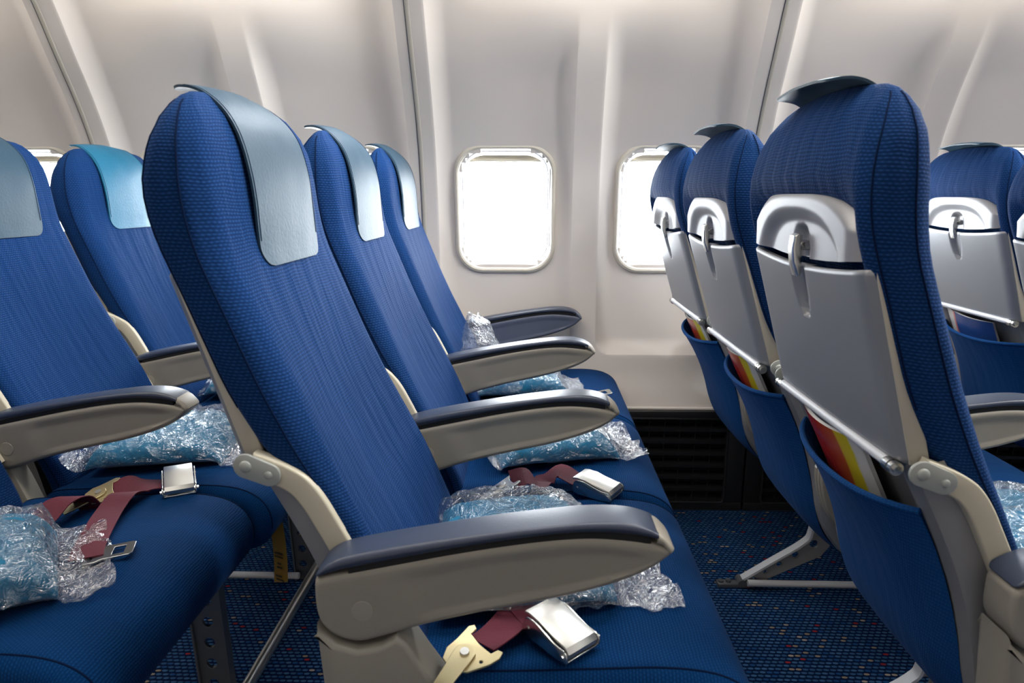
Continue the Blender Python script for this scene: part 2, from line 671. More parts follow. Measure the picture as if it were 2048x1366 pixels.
# ---------------------------------------------------------------- cabin shell
X0, X1 = -3.3, 4.2
PROF = [(0.28, 2.128), (0.345, 2.142), (0.40, 2.176), (0.48, 2.198), (0.60, 2.212), (0.80, 2.216), (0.98, 2.204), (1.16, 2.172),
        (1.30, 2.113), (1.424, 2.042), (1.539, 1.985), (1.66, 1.905), (1.72, 1.86)]


def prof(z):
    # smooth the polyline by averaging
    s = 0
    for d in (-0.05, -0.025, 0, 0.025, 0.05):
        s += interp(PROF, max(0.28, min(1.72, z + d)))[0]
    return s / 5


def wall_y(x, z):
    k = round((x - WX0) / WSP)
    dx = x - (WX0 + WSP * k)
    hb = 0.2125
    d = hb - abs(dx)
    # joint pilasters lie left of even windows / right of odd ones
    joint = sstep(-0.16, 0.16, -dx if k % 2 == 0 else dx)
    db = z - 0.508
    # rounded lower corners of the bay
    rc = 0.055
    if d < rc and db < rc:
        q = rc - math.hypot(rc - d, rc - db) if (d < rc and db < rc) else min(d, db)
    else:
        q = min(d, db)
    if q <= 0:
        dep = 0
    else:
        t = min(1, q / 0.055)
        dep = 0.031 * (1 - (1 - t) ** 2)
    fade = 1 - (1 - joint) * sstep(1.34, 1.53, z)
    return prof(z) + dep * fade


def build_wall():
    xs = []
    x = X0
    while x < X1:
        xs.append(x)
        k = round((x - WX0) / WSP)
        dx = abs(x - (WX0 + WSP * k))
        step = 0.004 if dx > 0.15 else 0.012
        x += step
    zs = []
    z = 0.345
    while z < 1.72:
        zs.append(z)
        z += 0.006 if 0.48 < z < 0.60 else 0.014
    zs.append(1.72)
    vs = [(x, wall_y(x, z), z) for z in zs for x in xs]
    nx = len(xs)
    fs = []
    for j in range(len(zs) - 1):
        for i in range(nx - 1):
            cx, cz = (xs[i] + xs[i + 1]) / 2, (zs[j] + zs[j + 1]) / 2
            k = round((cx - WX0) / WSP)
            if k in WINDOWS:
                dx, dz = abs(cx - (WX0 + WSP * k)), abs(cz - 0.977)
                a, b_, r = 0.143, 0.182, 0.075
                qx, qz = max(dx - (a - r), 0), max(dz - (b_ - r), 0)
                if math.hypot(qx, qz) < r and dx < a and dz < b_:
                    continue
            fs.append([j * nx + i, j * nx + i + 1, (j + 1) * nx + i + 1, (j + 1) * nx + i])
    mb = MB().add(vs, fs)
    o = mb.build('wall_left', M_WALL, None, True, 25)
    tag(o, kind='structure')


build_wall()

# lower lip of the wall panel
mb = MB()
mb.box((X0, 2.138, 0.338), (X1, 2.17, 0.348), 0.003)
tag(mb.build('trim_1', M_WALL), kind='structure')


# joint strips between panels
n = 2
for k in range(-3, 5):
    xj = -0.346 + 1.022 * k
    if not X0 < xj < X1:
        continue
    rings = []
    for i in range(50):
        z = 0.34 + i / 49 * 1.36
        y = prof(z)
        w = 0.0055
        rings.append([(xj - w - 0.002, y + 0.006, z), (xj - w, y - 0.0015, z), (xj - w * 0.4, y - 0.003, z), (xj + w * 0.4, y - 0.003, z), (xj + w, y - 0.0015, z), (xj + w + 0.002, y + 0.006, z)])
    mb = MB().loft(rings, False)
    # the dark strip drawn beside it stands in for a shadow gap
    tag(mb.build('trim_%d' % n, M_STRIP, None, True, 30), kind='structure')
    n += 1
    rings = []
    for i in range(50):
        z = 0.34 + i / 49 * 1.36
        y = prof(z) - 0.0006
        rings.append([(xj - 0.0085, y, z), (xj - 0.0055, y, z)])
    tag(MB().loft(rings, False).build('trim_%d' % n, M_DARKMETAL), kind='structure')
    n += 1


# windows
def build_window(i, k):
    xc, zc = WX0 + WSP * k, 0.977
    root = bpy.data.objects.new('window_%d' % i, None)
    C.objects.link(root)
    root.location = (xc, 2.222, zc)
    # lean with the wall
    root.rotation_euler = (math.atan2(0.042, 0.39), 0, 0)
    tag(root, kind='structure')
    # bezel: profile rings from outer flange to glass. (hw, hh, r, depth y: + is outwards)
    st = [(0.161, 0.204, 0.086, 0.016), (0.1605, 0.2035, 0.086, 0.000), (0.158, 0.201, 0.084, -0.005), (0.1525, 0.1945, 0.080, -0.007), (0.1475, 0.1890, 0.077, -0.004),
          (0.1455, 0.1870, 0.075, 0.002)]
    rings = [[(p[0], d, p[1]) for p in rrect(a, b, r, 12)] for a, b, r, d in st]
    MB().loft(rings, True).build('window_frame', M_BEZEL, root, True, 30)
    st = [(0.1455, 0.187, 0.075, 0.002), (0.142, 0.1845, 0.073, 0.012), (0.1375, 0.1815, 0.071, 0.022), (0.137, 0.181, 0.071, 0.025), (0.1345, 0.179, 0.069, 0.024),
          (0.1325, 0.1775, 0.068, 0.040), (0.131, 0.176, 0.067, 0.042), (0.128, 0.174, 0.066, 0.060), (0.1255, 0.172, 0.065, 0.075), (0.125, 0.1715, 0.065, 0.10)]
    rings = [[(p[0], d, p[1]) for p in rrect(a, b, r, 12)] for a, b, r, d in st]
    MB().loft(rings, True).build('window_reveal', M_REVEAL, root, True, 30)
    pan = rrect(0.1295, 0.175, 0.066, 12)
    MB().add([(p[0], 0.050, p[1]) for p in pan] + [(p[0], 0.053, p[1]) for p in pan], [list(range(len(pan))), list(range(len(pan), 2 * len(pan)))]).build('window_pane', M_PANE, root, False)
    # pulled up blind: lower edge with a finger lip
    poly = []
    top = []
    for q in range(25):
        x = -0.112 + 0.224 * q / 24
        z = 0.1265 + 0.0015 * (abs(x) / 0.112) ** 3
        poly.append((x, z))
    for q in range(25):
        x = 0.112 - 0.224 * q / 24
        z = 0.149 - 0.0215 * max(0, (abs(x) - 0.06) / 0.052) ** 2.2
        top.append((x, max(z, 0.1275)))
    pl = poly + top
    mb = MB()
    m = len(pl)
    mb.loft([[(p[0], 0.030, p[1]) for p in pl], [(p[0], 0.027, p[1]) for p in pl]], True, True, True)
    lip = [(x, 0.022 + 0.004 * (abs(x) / 0.1) ** 2, 0.1335) for x in [-0.1 + 0.2 * q / 16 for q in range(17)]]
    mb.tube(lip, 0.0035, 8)
    mb.xf(Matrix.Translation((0, 0, 0.020)) @ Matrix.Diagonal((1.06, 1, 1, 1)))
    mb.build('window_blind', M_SHADE, root, True, 30)


for i, k in enumerate(WINDOWS):
    build_window(i + 1, k)

# floor
MB().add([(X0, -1.5, 0), (X1, -1.5, 0), (X1, 2.3, 0), (X0, 2.3, 0)], [[0, 1, 2, 3]]).build('floor', M_CARPET, None, False)
tag(bpy.data.objects['floor'], kind='structure')

# black air-return panels along the floor
base = MB()
base.box((X0, 2.155, 0.0), (X1, 2.175, 0.34))
bo = base.build('baseboard_left', M_BLACK2)
tag(bo, kind='structure')
seams = [0.676 + 0.022 + 1.022 * k for k in range(-4, 4)]
for k, xs_ in enumerate(seams):
    a, b = xs_ + 0.003, xs_ + 1.022 - 0.003
    b = min(b, X1)
    mb = MB()
    g0, g1 = a + 0.055, b - 0.06
    zb, zt = 0.030, 0.318
    y0, y1 = 2.118, 2.150
    mb.box((a, y0, 0.0), (b, y1, zb), 0.003)
    mb.box((a, y0, zt), (b, y1, 0.342), 0.003)
    mb.box((a, y0, zb - 0.004), (g0, y1, zt + 0.004), 0.003)
    mb.box((g1, y0, zb - 0.004), (b, y1, zt + 0.004), 0.003)
    # inner raised lip
    lip = [(p[0] + (g0 + g1) / 2, y0 - 0.001, p[1] + (zb + zt) / 2) for p in rrect((g1 - g0) / 2, (zt - zb) / 2, 0.012, 5)]
    mb.tube(lip, 0.004, 8, closed=True)
    p = mb.build('dado_panel', M_BLACK, bo, True, 35)
    sl = MB()
    ns = 7
    for q in range(ns + 1):
        z = zb + (zt - zb) * (q + 0.0) / ns
        sl.v_ = None
        sl.add([(g0, y0 + 0.004, z - 0.004), (g1, y0 + 0.004, z - 0.004), (g1, y0 + 0.003, z + 0.006), (g0, y0 + 0.003, z + 0.006),
                (g0, y1 + 0.002, z + 0.004), (g1, y1 + 0.002, z + 0.004), (g1, y1 + 0.002, z + 0.014), (g0, y1 + 0.002, z + 0.014)],
               [[0, 1, 2, 3], [3, 2, 6, 7], [4, 7, 6, 5], [0, 4, 5, 1]])
    xx = g0 + 0.05
    while xx < g1:
        sl.box((xx - 0.001, y0 + 0.012, zb), (xx + 0.001, y1, zt))
        xx += 0.05
    sl.build('grille_slats', M_BLACK, p, True, 30)

# ceiling with the overhead bins, opposite wall, bulkheads (out of the frame, they enclose the light)
cp = [(2.02, 1.70), (1.90, 1.70), (1.86, 1.69), (1.45, 1.66), (1.30, 1.72), (1.28, 1.95), (1.05, 2.10), (0.4, 2.14), (-0.2, 2.14), (-0.65, 2.08), (-0.85, 1.95), (-0.9, 1.72), (-1.45, 1.68)]
rings = [[(x, p[0], p[1]) for p in cp] for x in (X0, X1)]
tag(MB().loft(rings, False).build('ceiling', M_CEIL, None, True, 30), kind='structure')
cp = [(-1.30, 1.72), (-1.46, 1.2), (-1.48, 0.8), (-1.40, 0.3), (-1.38, 0.0)]
rings = [[(x, p[0], p[1]) for p in cp] for x in (X0, X1)]
tag(MB().loft(rings, False).build('wall_right', M_WALL, None, True, 60), kind='structure')
MB().box((X1, -1.5, 0), (X1 + 0.03, 2.3, 2.2)).build('wall_front', M_WALL, None, False)['kind'] = 'structure'
MB().box((X0 - 0.03, -1.5, 0), (X0, 2.3, 2.2)).build('wall_back', M_WALL, None, False)['kind'] = 'structure'

# ---------------------------------------------------------------- seat
# local frame: x forward (origin at the armrest reference of the row), y=0 seat centre (away from the aisle is +y), z from the floor
PITCH = 0.784
SP = 0.483
YC = 0.712 + SP / 2      # centre of the aisle seat
HW = 0.208

# z: rear x, front x, half width, front centre offset (+ bulges forward)
BACK = [
    (0.400, -0.170, -0.125, 0.200, 0.000),
    (0.470, -0.180, -0.135, 0.204, -0.004),
    (0.530, -0.202, -0.160, 0.206, -0.008),
    (0.590, -0.230, -0.184, 0.207, -0.012),
    (0.650, -0.264, -0.214, 0.208, -0.014),
    (0.730, -0.324, -0.252, 0.208, -0.012),
    (0.800, -0.362, -0.282, 0.208, -0.008),
    (0.860, -0.384, -0.306, 0.208, -0.003),
    (0.910, -0.402, -0.326, 0.208, 0.002),
    (0.950, -0.418, -0.342, 0.208, 0.006),
    (0.990, -0.431, -0.350, 0.209, 0.009),
    (1.030, -0.436, -0.354, 0.210, 0.010),
    (1.060, -0.433, -0.357, 0.206, 0.010),
    (1.085, -0.426, -0.363, 0.199, 0.008),
    (1.105, -0.417, -0.371, 0.187, 0.006),
    (1.118, -0.407, -0.380, 0.173, 0.003),
    (1.127, -0.400, -0.386, 0.156, 0.001),
    (1.131, -0.396, -0.391, 0.138, 0.000),
]


def back_at(z):
    out = [0, 0, 0, 0]
    ds = (-0.02, -0.01, 0, 0.01, 0.02)
    if z > 1.07:
        ds = (0,)
    for d in ds:
        q = interp(BACK, z + d)
        for i in range(4):
            out[i] += q[i] / len(ds)
    return out


NF = 15


def back_ring(z):
    r, f, w, c = back_at(z)
    th = f - r
    # the top dome rises towards the middle of the seat
    lift = 0.0
    rf = min(0.040, th * 0.48)
    rr = min(0.028, th * 0.48)
    pts = []

    def zz(y):
        t = sstep(1.02, 1.133, z)
        return z + t * (0.016 * (1 - (abs(y) / 0.2) ** 2.0))
    # front face, +y to -y
    for i in range(NF):
        y = (w - rf) * (1 - 2 * i / (NF - 1))
        yy = y / (w - rf)
        bol = c * (1 - yy * yy)
        pts.append((f + bol, y, zz(y)))
    for k in range(1, 6):
        a = k / 6 * PI / 2
        y = -(w - rf) - rf * math.sin(a)
        pts.append((f - rf + rf * math.cos(a), y, zz(y)))
    for k in range(0, 6):
        a = k / 6 * PI / 2
        y = -(w - rr) - rr * math.cos(a)
        pts.append((r + rr - rr * math.sin(a), y, zz(y)))
    for i in range(NF):
        y = -(w - rr) + 2 * (w - rr) * i / (NF - 1)
        yy = y / (w - rr)
        ins = 0.030 * (1 - abs(yy) ** 8) * sstep(0.66, 0.73, z) * sstep(1.035, 0.985, z)
        pts.append((r - 0.006 * (1 - yy * yy) + min(ins, th * 0.6), y, zz(y)))
    for k in range(1, 6):
        a = (1 - k / 6) * PI / 2
        y = (w - rr) + rr * math.cos(a)
        pts.append((r + rr - rr * math.sin(a), y, zz(y)))
    for k in range(0, 6):
        a = (1 - k / 6) * PI / 2
        y = (w - rf) + rf * math.sin(a)
        pts.append((f - rf + rf * math.cos(a), y, zz(y)))
    return pts


def tray_x(z):
    # rear face of the tray table
    return lerp(-0.350, -0.420, (z - 0.709) / (0.935 - 0.709))


def make_seat():
    root = thing('passenger_seat', (0, 0, 0), '', 'airplane seat')
    # --- backrest
    zs = [0.40 + i * 0.02 for i in range(34)] + [1.072, 1.085, 1.096, 1.105, 1.112, 1.118, 1.1225, 1.127, 1.1295, 1.131]
    rings = [back_ring(z) for z in zs]
    # fine fabric creases pulled between cover and lap line
    mb = MB().loft(rings, True, True, True)
    back = mb.build('backrest', M_FAB, root, True, 60)
    # seams along front and rear side corners
    for sgn in (1, -1):
        a, b = [], []
        for z in zs[2:-3]:
            r, f, w, c = back_at(z)
            th = f - r
            rf = min(0.040, th * 0.48)
            rr = min(0.028, th * 0.48)
            t = sstep(1.02, 1.133, z) * (0.016 * (1 - (w / 0.2) ** 2.0))
            a.append((f - rf * 0.75, sgn * (w - rf * 0.02), z + t))
            b.append((r + rr * 0.3, sgn * (w - rr * 0.28), z + t))
        MB().tube(a, 0.0011, 6).build('piping', M_PIPE, back)
        MB().tube(b[17:], 0.0011, 6).build('piping', M_PIPE, back)
    # --- headrest cover (leather strip)
    path = [(-0.440, 1.153), (-0.426, 1.156), (-0.410, 1.155), (-0.396, 1.150), (-0.380, 1.139), (-0.366, 1.124), (-0.354, 1.104), (-0.346, 1.080), (-0.341, 1.050), (-0.338, 1.015), (-0.3365, 0.980), (-0.335, 0.955), (-0.331, 0.934)]
    P = smooth_path([(x, 0, z) for x, z in path], 6)
    hw = 0.112
    rows = []
    L_ = [0]
    for i in range(1, len(P)):
        L_.append(L_[-1] + (P[i] - P[i - 1]).length)
    ny = 22
    rc = 0.028
    outer, inner = [], []
    for i, p in enumerate(P):
        t = (P[min(i + 1, len(P) - 1)] - P[max(i - 1, 0)]).normalized()
        nrm = Vector((t.z, 0, -t.x))
        if nrm.x < 0 and p.z < 1.1:
            nrm = -nrm
        if p.z >= 1.1 and nrm.z < 0:
            nrm = -nrm
        d = min(L_[i], L_[-1] - L_[i])
        w = hw
        if d < rc:
            w = hw - rc + math.sqrt(max(0, rc * rc - (rc - d) ** 2))
        w *= lerp(0.94, 1.0, min(1, L_[i] / 0.1))
        ro, ri = [], []
        for k in range(ny + 1):
            y = -w + 2 * w * k / ny
            dz = 0.012 * (1 - (y / 0.2) ** 2) * sstep(1.0, 1.12, p.z) - 0.012
            bul = -0.004 * (y / hw) ** 2
            q = p + nrm * (bul + 0.0012 * noise.noise(Vector((y * 18, L_[i] * 18, 3)))) + Vector((0, 0, dz * sstep(1.0, 1.12, p.z)))
            ro.append(tuple(q + nrm * 0.0032 + Vector((0, y, 0))))
            ri.append(tuple(q + Vector((0, y, 0))))
        outer.append(ro)
        inner.append(ri)
    rings = []
    for ro, ri in zip(outer, inner):
        rings.append(ro + ri[::-1])
    hc = MB().loft(rings, True, True, True).build('headrest_cover', M_LEATHER, root, True, 50)
    st = []
    for side in (1, -1):
        pts = []
        for ro, ri in zip(outer[8:-9], inner[8:-9]):
            e = Vector(ro[-1] if side > 0 else ro[0])
            pts.append(e + Vector((0.0006, -side * 0.004, 0.0004)))
        st.append(pts)
    for q in st:
        MB().tube(q, 0.0005, 5).build('stitching', M_PIPE, hc)

    # --- upper back shell with latch niche
    W = 0.194
    zb = 0.946
    nu, nv = 81, 60
    rows = []
    for j in range(nv + 1):
        v = j / nv
        row = []
        for i in range(nu + 1):
            u = -1 + 2 * i / nu
            y = W * u
            # arch outline
            top = 0.100 * max(0.0, 1 - abs(u) ** 3.2) ** 0.62
            zlow = zb - 0.012 * (1 - u * u)
            z = zlow + v * (zb + top - zlow)
            edge = min(1.0, (1 - abs(u)) / 0.20)
            et = min(1.0, (1 - v) * (top + 0.004) / 0.035)
            e = min(edge, et)
            if e < 1:
                e = 1 - (1 - e) ** 2
            x = lerp(-0.388, -0.424 - 0.004 * (1 - u * u), e)
            x += (z - 0.946) * lerp(-0.05, -0.10, min(1, max(0, (z - .946) / .08)))
            # arched recess
            uy = y / 0.150
            rz = (z - 0.905) / 0.098
            rr_ = (abs(uy) ** 2.6 + abs(rz) ** 2.6) ** (1 / 2.6)
            rec = 1 - sstep(0.78, 1.0, rr_)
            x += 0.013 * rec
            # niche for the latch
            nr_ = (abs(y / 0.029) ** 3 + abs((z - 0.930) / 0.052) ** 3) ** (1 / 3)
            x += 0.013 * (1 - sstep(0.72, 1.0, nr_))
            row.append((x, y, z))
        rows.append(row)
    sh = MB().loft(rows, False)
    # lower closing lip
    lip0 = rows[0]
    sh.loft([[(p[0] + 0.03, p[1], p[2] + 0.001) for p in lip0], lip0], False)
    shell = sh.build('back_shell', M_SILVER, root, True, 50)
    # latch lever
    lt = MB()
    prof_l = [(a_ + 0.016, b_) for a_, b_ in [(-0.4395, 0.966), (-0.4445, 0.963), (-0.4455, 0.945), (-0.4430, 0.928), (-0.4365, 0.9085), (-0.4320, 0.9085), (-0.4300, 0.914), (-0.4330, 0.945), (-0.434, 0.964)]]
    lt.prism(prof_l, -0.0105, 0.0105, 0.0025, 3)
    lt.tube([(-0.411, -0.016, 0.952), (-0.411, 0.016, 0.952)], 0.0055, 12)
    lt.box((-0.424, -0.006, 0.944), (-0.404, 0.006, 0.956), 0.001)
    lt.build('tray_latch', M_CHROME, shell, True, 35)

    # --- tray table (closed)
    TW = 0.195
    nu, nv = 80, 60
    rows = []
    for j in range(nv + 1):
        v = j / nv
        row = []
        for i in range(nu + 1):
            u = -1 + 2 * i / nu
            y = TW * (u * (1 - 0.0)) * lerp(1.0, 1.0, v)
            ztop = 0.937 - 0.012 * (1 - u * u)
            z = lerp(0.712, ztop, v)
            e = min(1.0, (1 - abs(u)) / 0.14)
            e = math.sqrt(max(0, 1 - (1 - e) ** 2))
            ev = min(1.0, min(v, 1 - v) * 0.225 / 0.006)
            ev = math.sqrt(max(0, 1 - (1 - ev) ** 2))
            x = tray_x(z) + 0.014 - 0.014 * e - 0.003 * (1 - u * u) + 0.004 * (1 - ev)
            # finger scoop under the latch
            sy = y / 0.026
            sz = (ztop - z) / 0.074
            if sz < 1.05:
                wdt = math.sqrt(max(0.0, 1 - max(0, sz) ** 2.5))
                if wdt > 0.01:
                    q = abs(sy) / wdt
                    x += 0.011 * (1 - sstep(0.55, 1.0, q))
            row.append((x, y, z))
        rows.append(row)
    tm = MB().loft(rows, False)
    bk = [(p[0] + 0.008, p[1] * 0.999, p[2]) for p in rows[-1]]
    tm.loft([rows[-1], bk], False)
    bk0 = [(p[0] + 0.010, p[1] * 0.999, p[2]) for p in rows[0]]
    tm.loft([bk0, rows[0]], False)
    tray = tm.build('tray_table', M_TRAY, root, True, 50)
    for sgn in (1, -1):
        ed = MB()
        pl = [(tray_x(0.712) + 0.0125, 0.712), (tray_x(0.934) + 0.0125, 0.936), (tray_x(0.934) + 0.036, 0.938), (tray_x(0.712) + 0.036, 0.712)]
        y0 = sgn * (TW - 0.004)
        ed.prism(pl, min(y0, y0 + sgn * 0.006), max(y0, y0 + sgn * 0.006), 0.002, 2)
        ed.build('tray_edge', M_BEIGE, tray, True, 35)
    hb = MB()
    hb.tube([(-0.3515, -0.172, 0.7075), (-0.3515, 0.172, 0.7075)], 0.0072, 12)
    hb.build('hinge_bar', M_BAR, tray)
    for sgn in (1, -1):
        hp = MB()
        hp.tube([(-0.351, sgn * 0.170, 0.7055), (-0.351, sgn * 0.182, 0.7055)], 0.0085, 12)
        hp.tube([(-0.351, sgn * 0.185, 0.7055), (-0.351, sgn * 0.192, 0.7055)], 0.0085, 12)
        hp.tube([(-0.351, sgn * 0.178, 0.7055), (-0.351, sgn * 0.196, 0.7055)], 0.005, 10)
        hp.build('hinge_pin', M_CHROME, tray)

    # --- hinge plates and cream arms at both sides
    for sgn in (-1, 1):
        ya = sgn * 0.198
        arm_c = [(-0.328, 0.716), (-0.310, 0.7095), (-0.290, 0.7005), (-0.272, 0.6885), (-0.2565, 0.668), (-0.240, 0.637), (-0.2225, 0.602), (-0.205, 0.567), (-0.188, 0.533)]
        wd = [0.016, 0.0165, 0.0155, 0.0155, 0.0155, 0.0155, 0.0155, 0.0155, 0.0155]
        cpts = smooth_path([(x, 0, z) for x, z in arm_c], 5)
        up, lo = [], []
        for i, p in enumerate(cpts):
            t = (cpts[min(i + 1, len(cpts) - 1)] - cpts[max(i - 1, 0)]).normalized()
            nn = Vector((-t.z, 0, t.x))
            if nn.z < 0:
                nn = -nn
            w = 0.0142
            up.append((p.x + nn.x * w, p.z + nn.z * w))
            lo.append((p.x - nn.x * w, p.z - nn.z * w))
        mb = MB().prism(up + lo[::-1], min(ya, ya + sgn * 0.018), max(ya, ya + sgn * 0.018), 0.003, 3)
        mb.build('frame_arm', M_CREAM, root, True, 35)
        # plate: two discs joined
        pl = []
        c1, c2 = Vector((-0.331, 0.7150)), Vector((-0.3050, 0.7045))
        ax = (c2 - c1).normalized()
        pn = Vector((-ax.y, ax.x))
        for k in range(13):
            a = PI / 2 + PI * k / 12
            pl.append(tuple(c1 + ax * math.cos(a) * 0.0150 + pn * math.sin(a) * 0.0150))
        for k in range(13):
            a = -PI / 2 + PI * k / 12
            pl.append(tuple(c2 + ax * math.cos(a) * 0.0140 + pn * math.sin(a) * 0.0140))
        y0, y1 = ya + sgn * 0.0175, ya + sgn * 0.0225
        mb = MB().prism(pl, min(y0, y1), max(y0, y1), 0.0015, 2)
        hp = mb.build('hinge_plate', M_GREYG, root, True, 35)
        for cc, rad in ((c1, 0.0075), (c2, 0.0052)):
            rings = []
            for q in range(6):
                a = q / 5 * PI / 2
                rings.append([(cc.x + rad * math.cos(a) * math.cos(2 * PI * k / 16), y1 + sgn * rad * 0.4 * math.sin(a), cc.y + rad * math.cos(a) * math.sin(2 * PI * k / 16)) for k in range(16)])
            MB().loft(rings, True).build('rivet', M_GREYG, hp)
    # --- lower rear shell
    LS = [(0.715, -0.335), (0.66, -0.306), (0.60, -0.276), (0.54, -0.252), (0.48, -0.235), (0.42, -0.222), (0.37, -0.200), (0.33, -0.165), (0.315, -0.12)]
    cpts = smooth_path([(x, 0, z) for z, x in LS], 4)
    rings = []
    for p in cpts:
        row = []
        for (y, dx) in ((-0.203, 0.046), (-0.203, 0.014), (-0.198, 0.004), (-0.180, 0.0), (-0.162, 0.002), (-0.150, 0.010), (-0.135, 0.012), (0, 0.012), (0.135, 0.012), (0.150, 0.010), (0.162, 0.002), (0.180, 0.0), (0.198, 0.004), (0.203, 0.014), (0.203, 0.046)):
            row.append((p.x + dx, y, p.z + dx * 0.3))
        rings.append(row)
    MB().loft(rings, False).build('lower_shell', M_RAIL, root, True, 50)
    # --- literature pocket: stretch fabric bag, mouth bulging rearwards
    rows = []
    nu, nv = 40, 34
    cp = smooth_path([(x, 0, z) for z, x in [(0.648, -0.308), (0.60, -0.282), (0.54, -0.258), (0.48, -0.240), (0.42, -0.226), (0.37, -0.206), (0.325, -0.165), (0.30, -0.11), (0.285, -0.05)]], 5)
    for j, p in enumerate(cp):
        v = j / (len(cp) - 1)
        row = []
        for i in range(nu + 1):
            u = -1 + 2 * i / nu
            y = 0.176 * u
            bul = (1 - abs(u) ** 2.4) * 0.030 * (1 - 0.9 * sstep(0.0, 0.9, v)) + (1 - abs(u) ** 6) * 0.010
            dip = -0.016 * (1 - u * u) * (1 - sstep(0, 0.35, v))
            row.append((p.x - bul + 0.004, y, p.z + dip))
        rows.append(row)
    pk = MB().loft(rows, False)
    inner = [[(q[0] + 0.006, q[1] * 0.985, q[2]) for q in row] for row in rows[:22]]
    pk.loft([rows[0], [(q[0] + 0.003, q[1], q[2] + 0.0025) for q in rows[0]], inner[0]] + inner[1:], False)
    pocket = pk.build('seat_pocket', M_POCK, root, True, 60)
    hem = MB().tube([(q[0] + 0.002, q[1], q[2] + 0.001) for q in rows[0]], 0.0045, 8)
    hem.build('pocket_hem', M_POCK, pocket)

    # --- cushion
    CP = [(-0.165, 0.395), (-0.168, 0.43), (-0.160, 0.452), (-0.135, 0.462), (-0.08, 0.466), (0.0, 0.469), (0.08, 0.473), (0.15, 0.476), (0.20, 0.473), (0.235, 0.464), (0.262, 0.446), (0.277, 0.420), (0.280, 0.392), (0.272, 0.366), (0.255, 0.348), (0.22, 0.338), (0.12, 0.330), (0.0, 0.325), (-0.10, 0.330), (-0.15, 0.352)]
    ring0 = smooth_closed([(x, 0, z) for x, z in CP], 4)
    hw = 0.239
    rings = []
    cx, cz = 0.06, 0.40
    ss = []
    for k in range(6):
        a = k / 5 * PI / 2
        ss.append((-hw + 0.022 * (1 - math.sin(a)), 1 - 0.0 if False else a))
    for k in range(6):
        a = k / 5 * PI / 2
        y = -hw + 0.024 * (1 - math.cos(a))
        ins = 0.024 * (1 - math.sin(a))
        rings.append((y, ins))
    for q in range(1, 14):
        rings.append((lerp(-hw + 0.024, hw - 0.024, q / 14), 0.0))
    for k in range(6):
        a = (1 - k / 5) * PI / 2
        y = hw - 0.024 * (1 - math.cos(a))
        ins = 0.024 * (1 - math.sin(a))
        rings.append((y, ins))
    full = []
    npt = len(ring0)
    nrm = []
    for i in range(npt):
        a, b = Vector(ring0[i - 1]), Vector(ring0[(i + 1) % npt])
        t = (b - a).normalized()
        nn = Vector((t.z, 0, -t.x))
        if nn.dot(Vector(ring0[i]) - Vector((cx, 0, cz))) < 0:
            nn = -nn
        nrm.append(nn)
    for y, ins in rings:
        rr_ = []
        for i, p in enumerate(ring0):
            dish = 0
            if p[2] > 0.44:
                dish = -0.006 * (1 - (y / hw) ** 2) * sstep(0.2, 0.0, p[0])
            q = Vector(p) - nrm[i] * ins
            rr_.append((q.x, y, q.z + dish))
        full.append(rr_)
    # map uv so ribs run across the seat (v along x): loft the transposed grid
    cols = [[full[j][i] for j in range(len(full))] for i in range(npt)]
    cols.append(cols[0])
    cu = MB().loft(cols, False)
    cu.add(full[0], [list(range(npt))])
    cu.add(full[-1], [list(range(npt))])
    cush = cu.build('seat_cushion', M_CUSH, root, True, 60)
    for src in (full[4], full[-5]):
        idx = [i for i in range(npt) if ring0[i][2] > 0.38 and ring0[i][0] > -0.16]
        MB().tube([src[i] for i in idx], 0.0013, 6).build('piping', M_PIPE, cush)
    return root


# armrest, local y=0 is its centre
ARM = [(-0.243, 0.600), (-0.2445, 0.575), (-0.238, 0.545), (-0.222, 0.527), (-0.198, 0.5205), (-0.170, 0.527), (-0.127, 0.5415), (-0.07, 0.557), (-0.018, 0.569), (0.03, 0.580), (0.078, 0.594), (0.112, 0.607), (0.137, 0.621), (0.151, 0.634), (0.155, 0.642)]
# boundary between pad and body, front to rear
BND = [(0.146, 0.649), (0.128, 0.651), (0.105, 0.6535), (0.07, 0.6555), (0.03, 0.653), (-0.02, 0.646), (-0.08, 0.635), (-0.15, 0.620), (-0.205, 0.607), (-0.243, 0.600)]
PADT = [(-0.243, 0.602), (-0.236, 0.612), (-0.222, 0.622), (-0.205, 0.628), (-0.15, 0.640), (-0.09, 0.651), (-0.03, 0.661), (0.021, 0.668), (0.06, 0.6725), (0.093, 0.6735), (0.115, 0.671), (0.132, 0.6655), (0.141, 0.660)]


def curve_z(pts, x):
    """z at x on a polyline given by ascending or descending x"""
    P = sorted(pts, key=lambda q: q[0])
    if x <= P[0][0]:
        return P[0][1]
    for i in range(len(P) - 1):
        if P[i][0] <= x <= P[i + 1][0]:
            t = (x - P[i][0]) / max(1e-9, P[i + 1][0] - P[i][0])
            return lerp(P[i][1], P[i + 1][1], t)
    return P[-1][1]


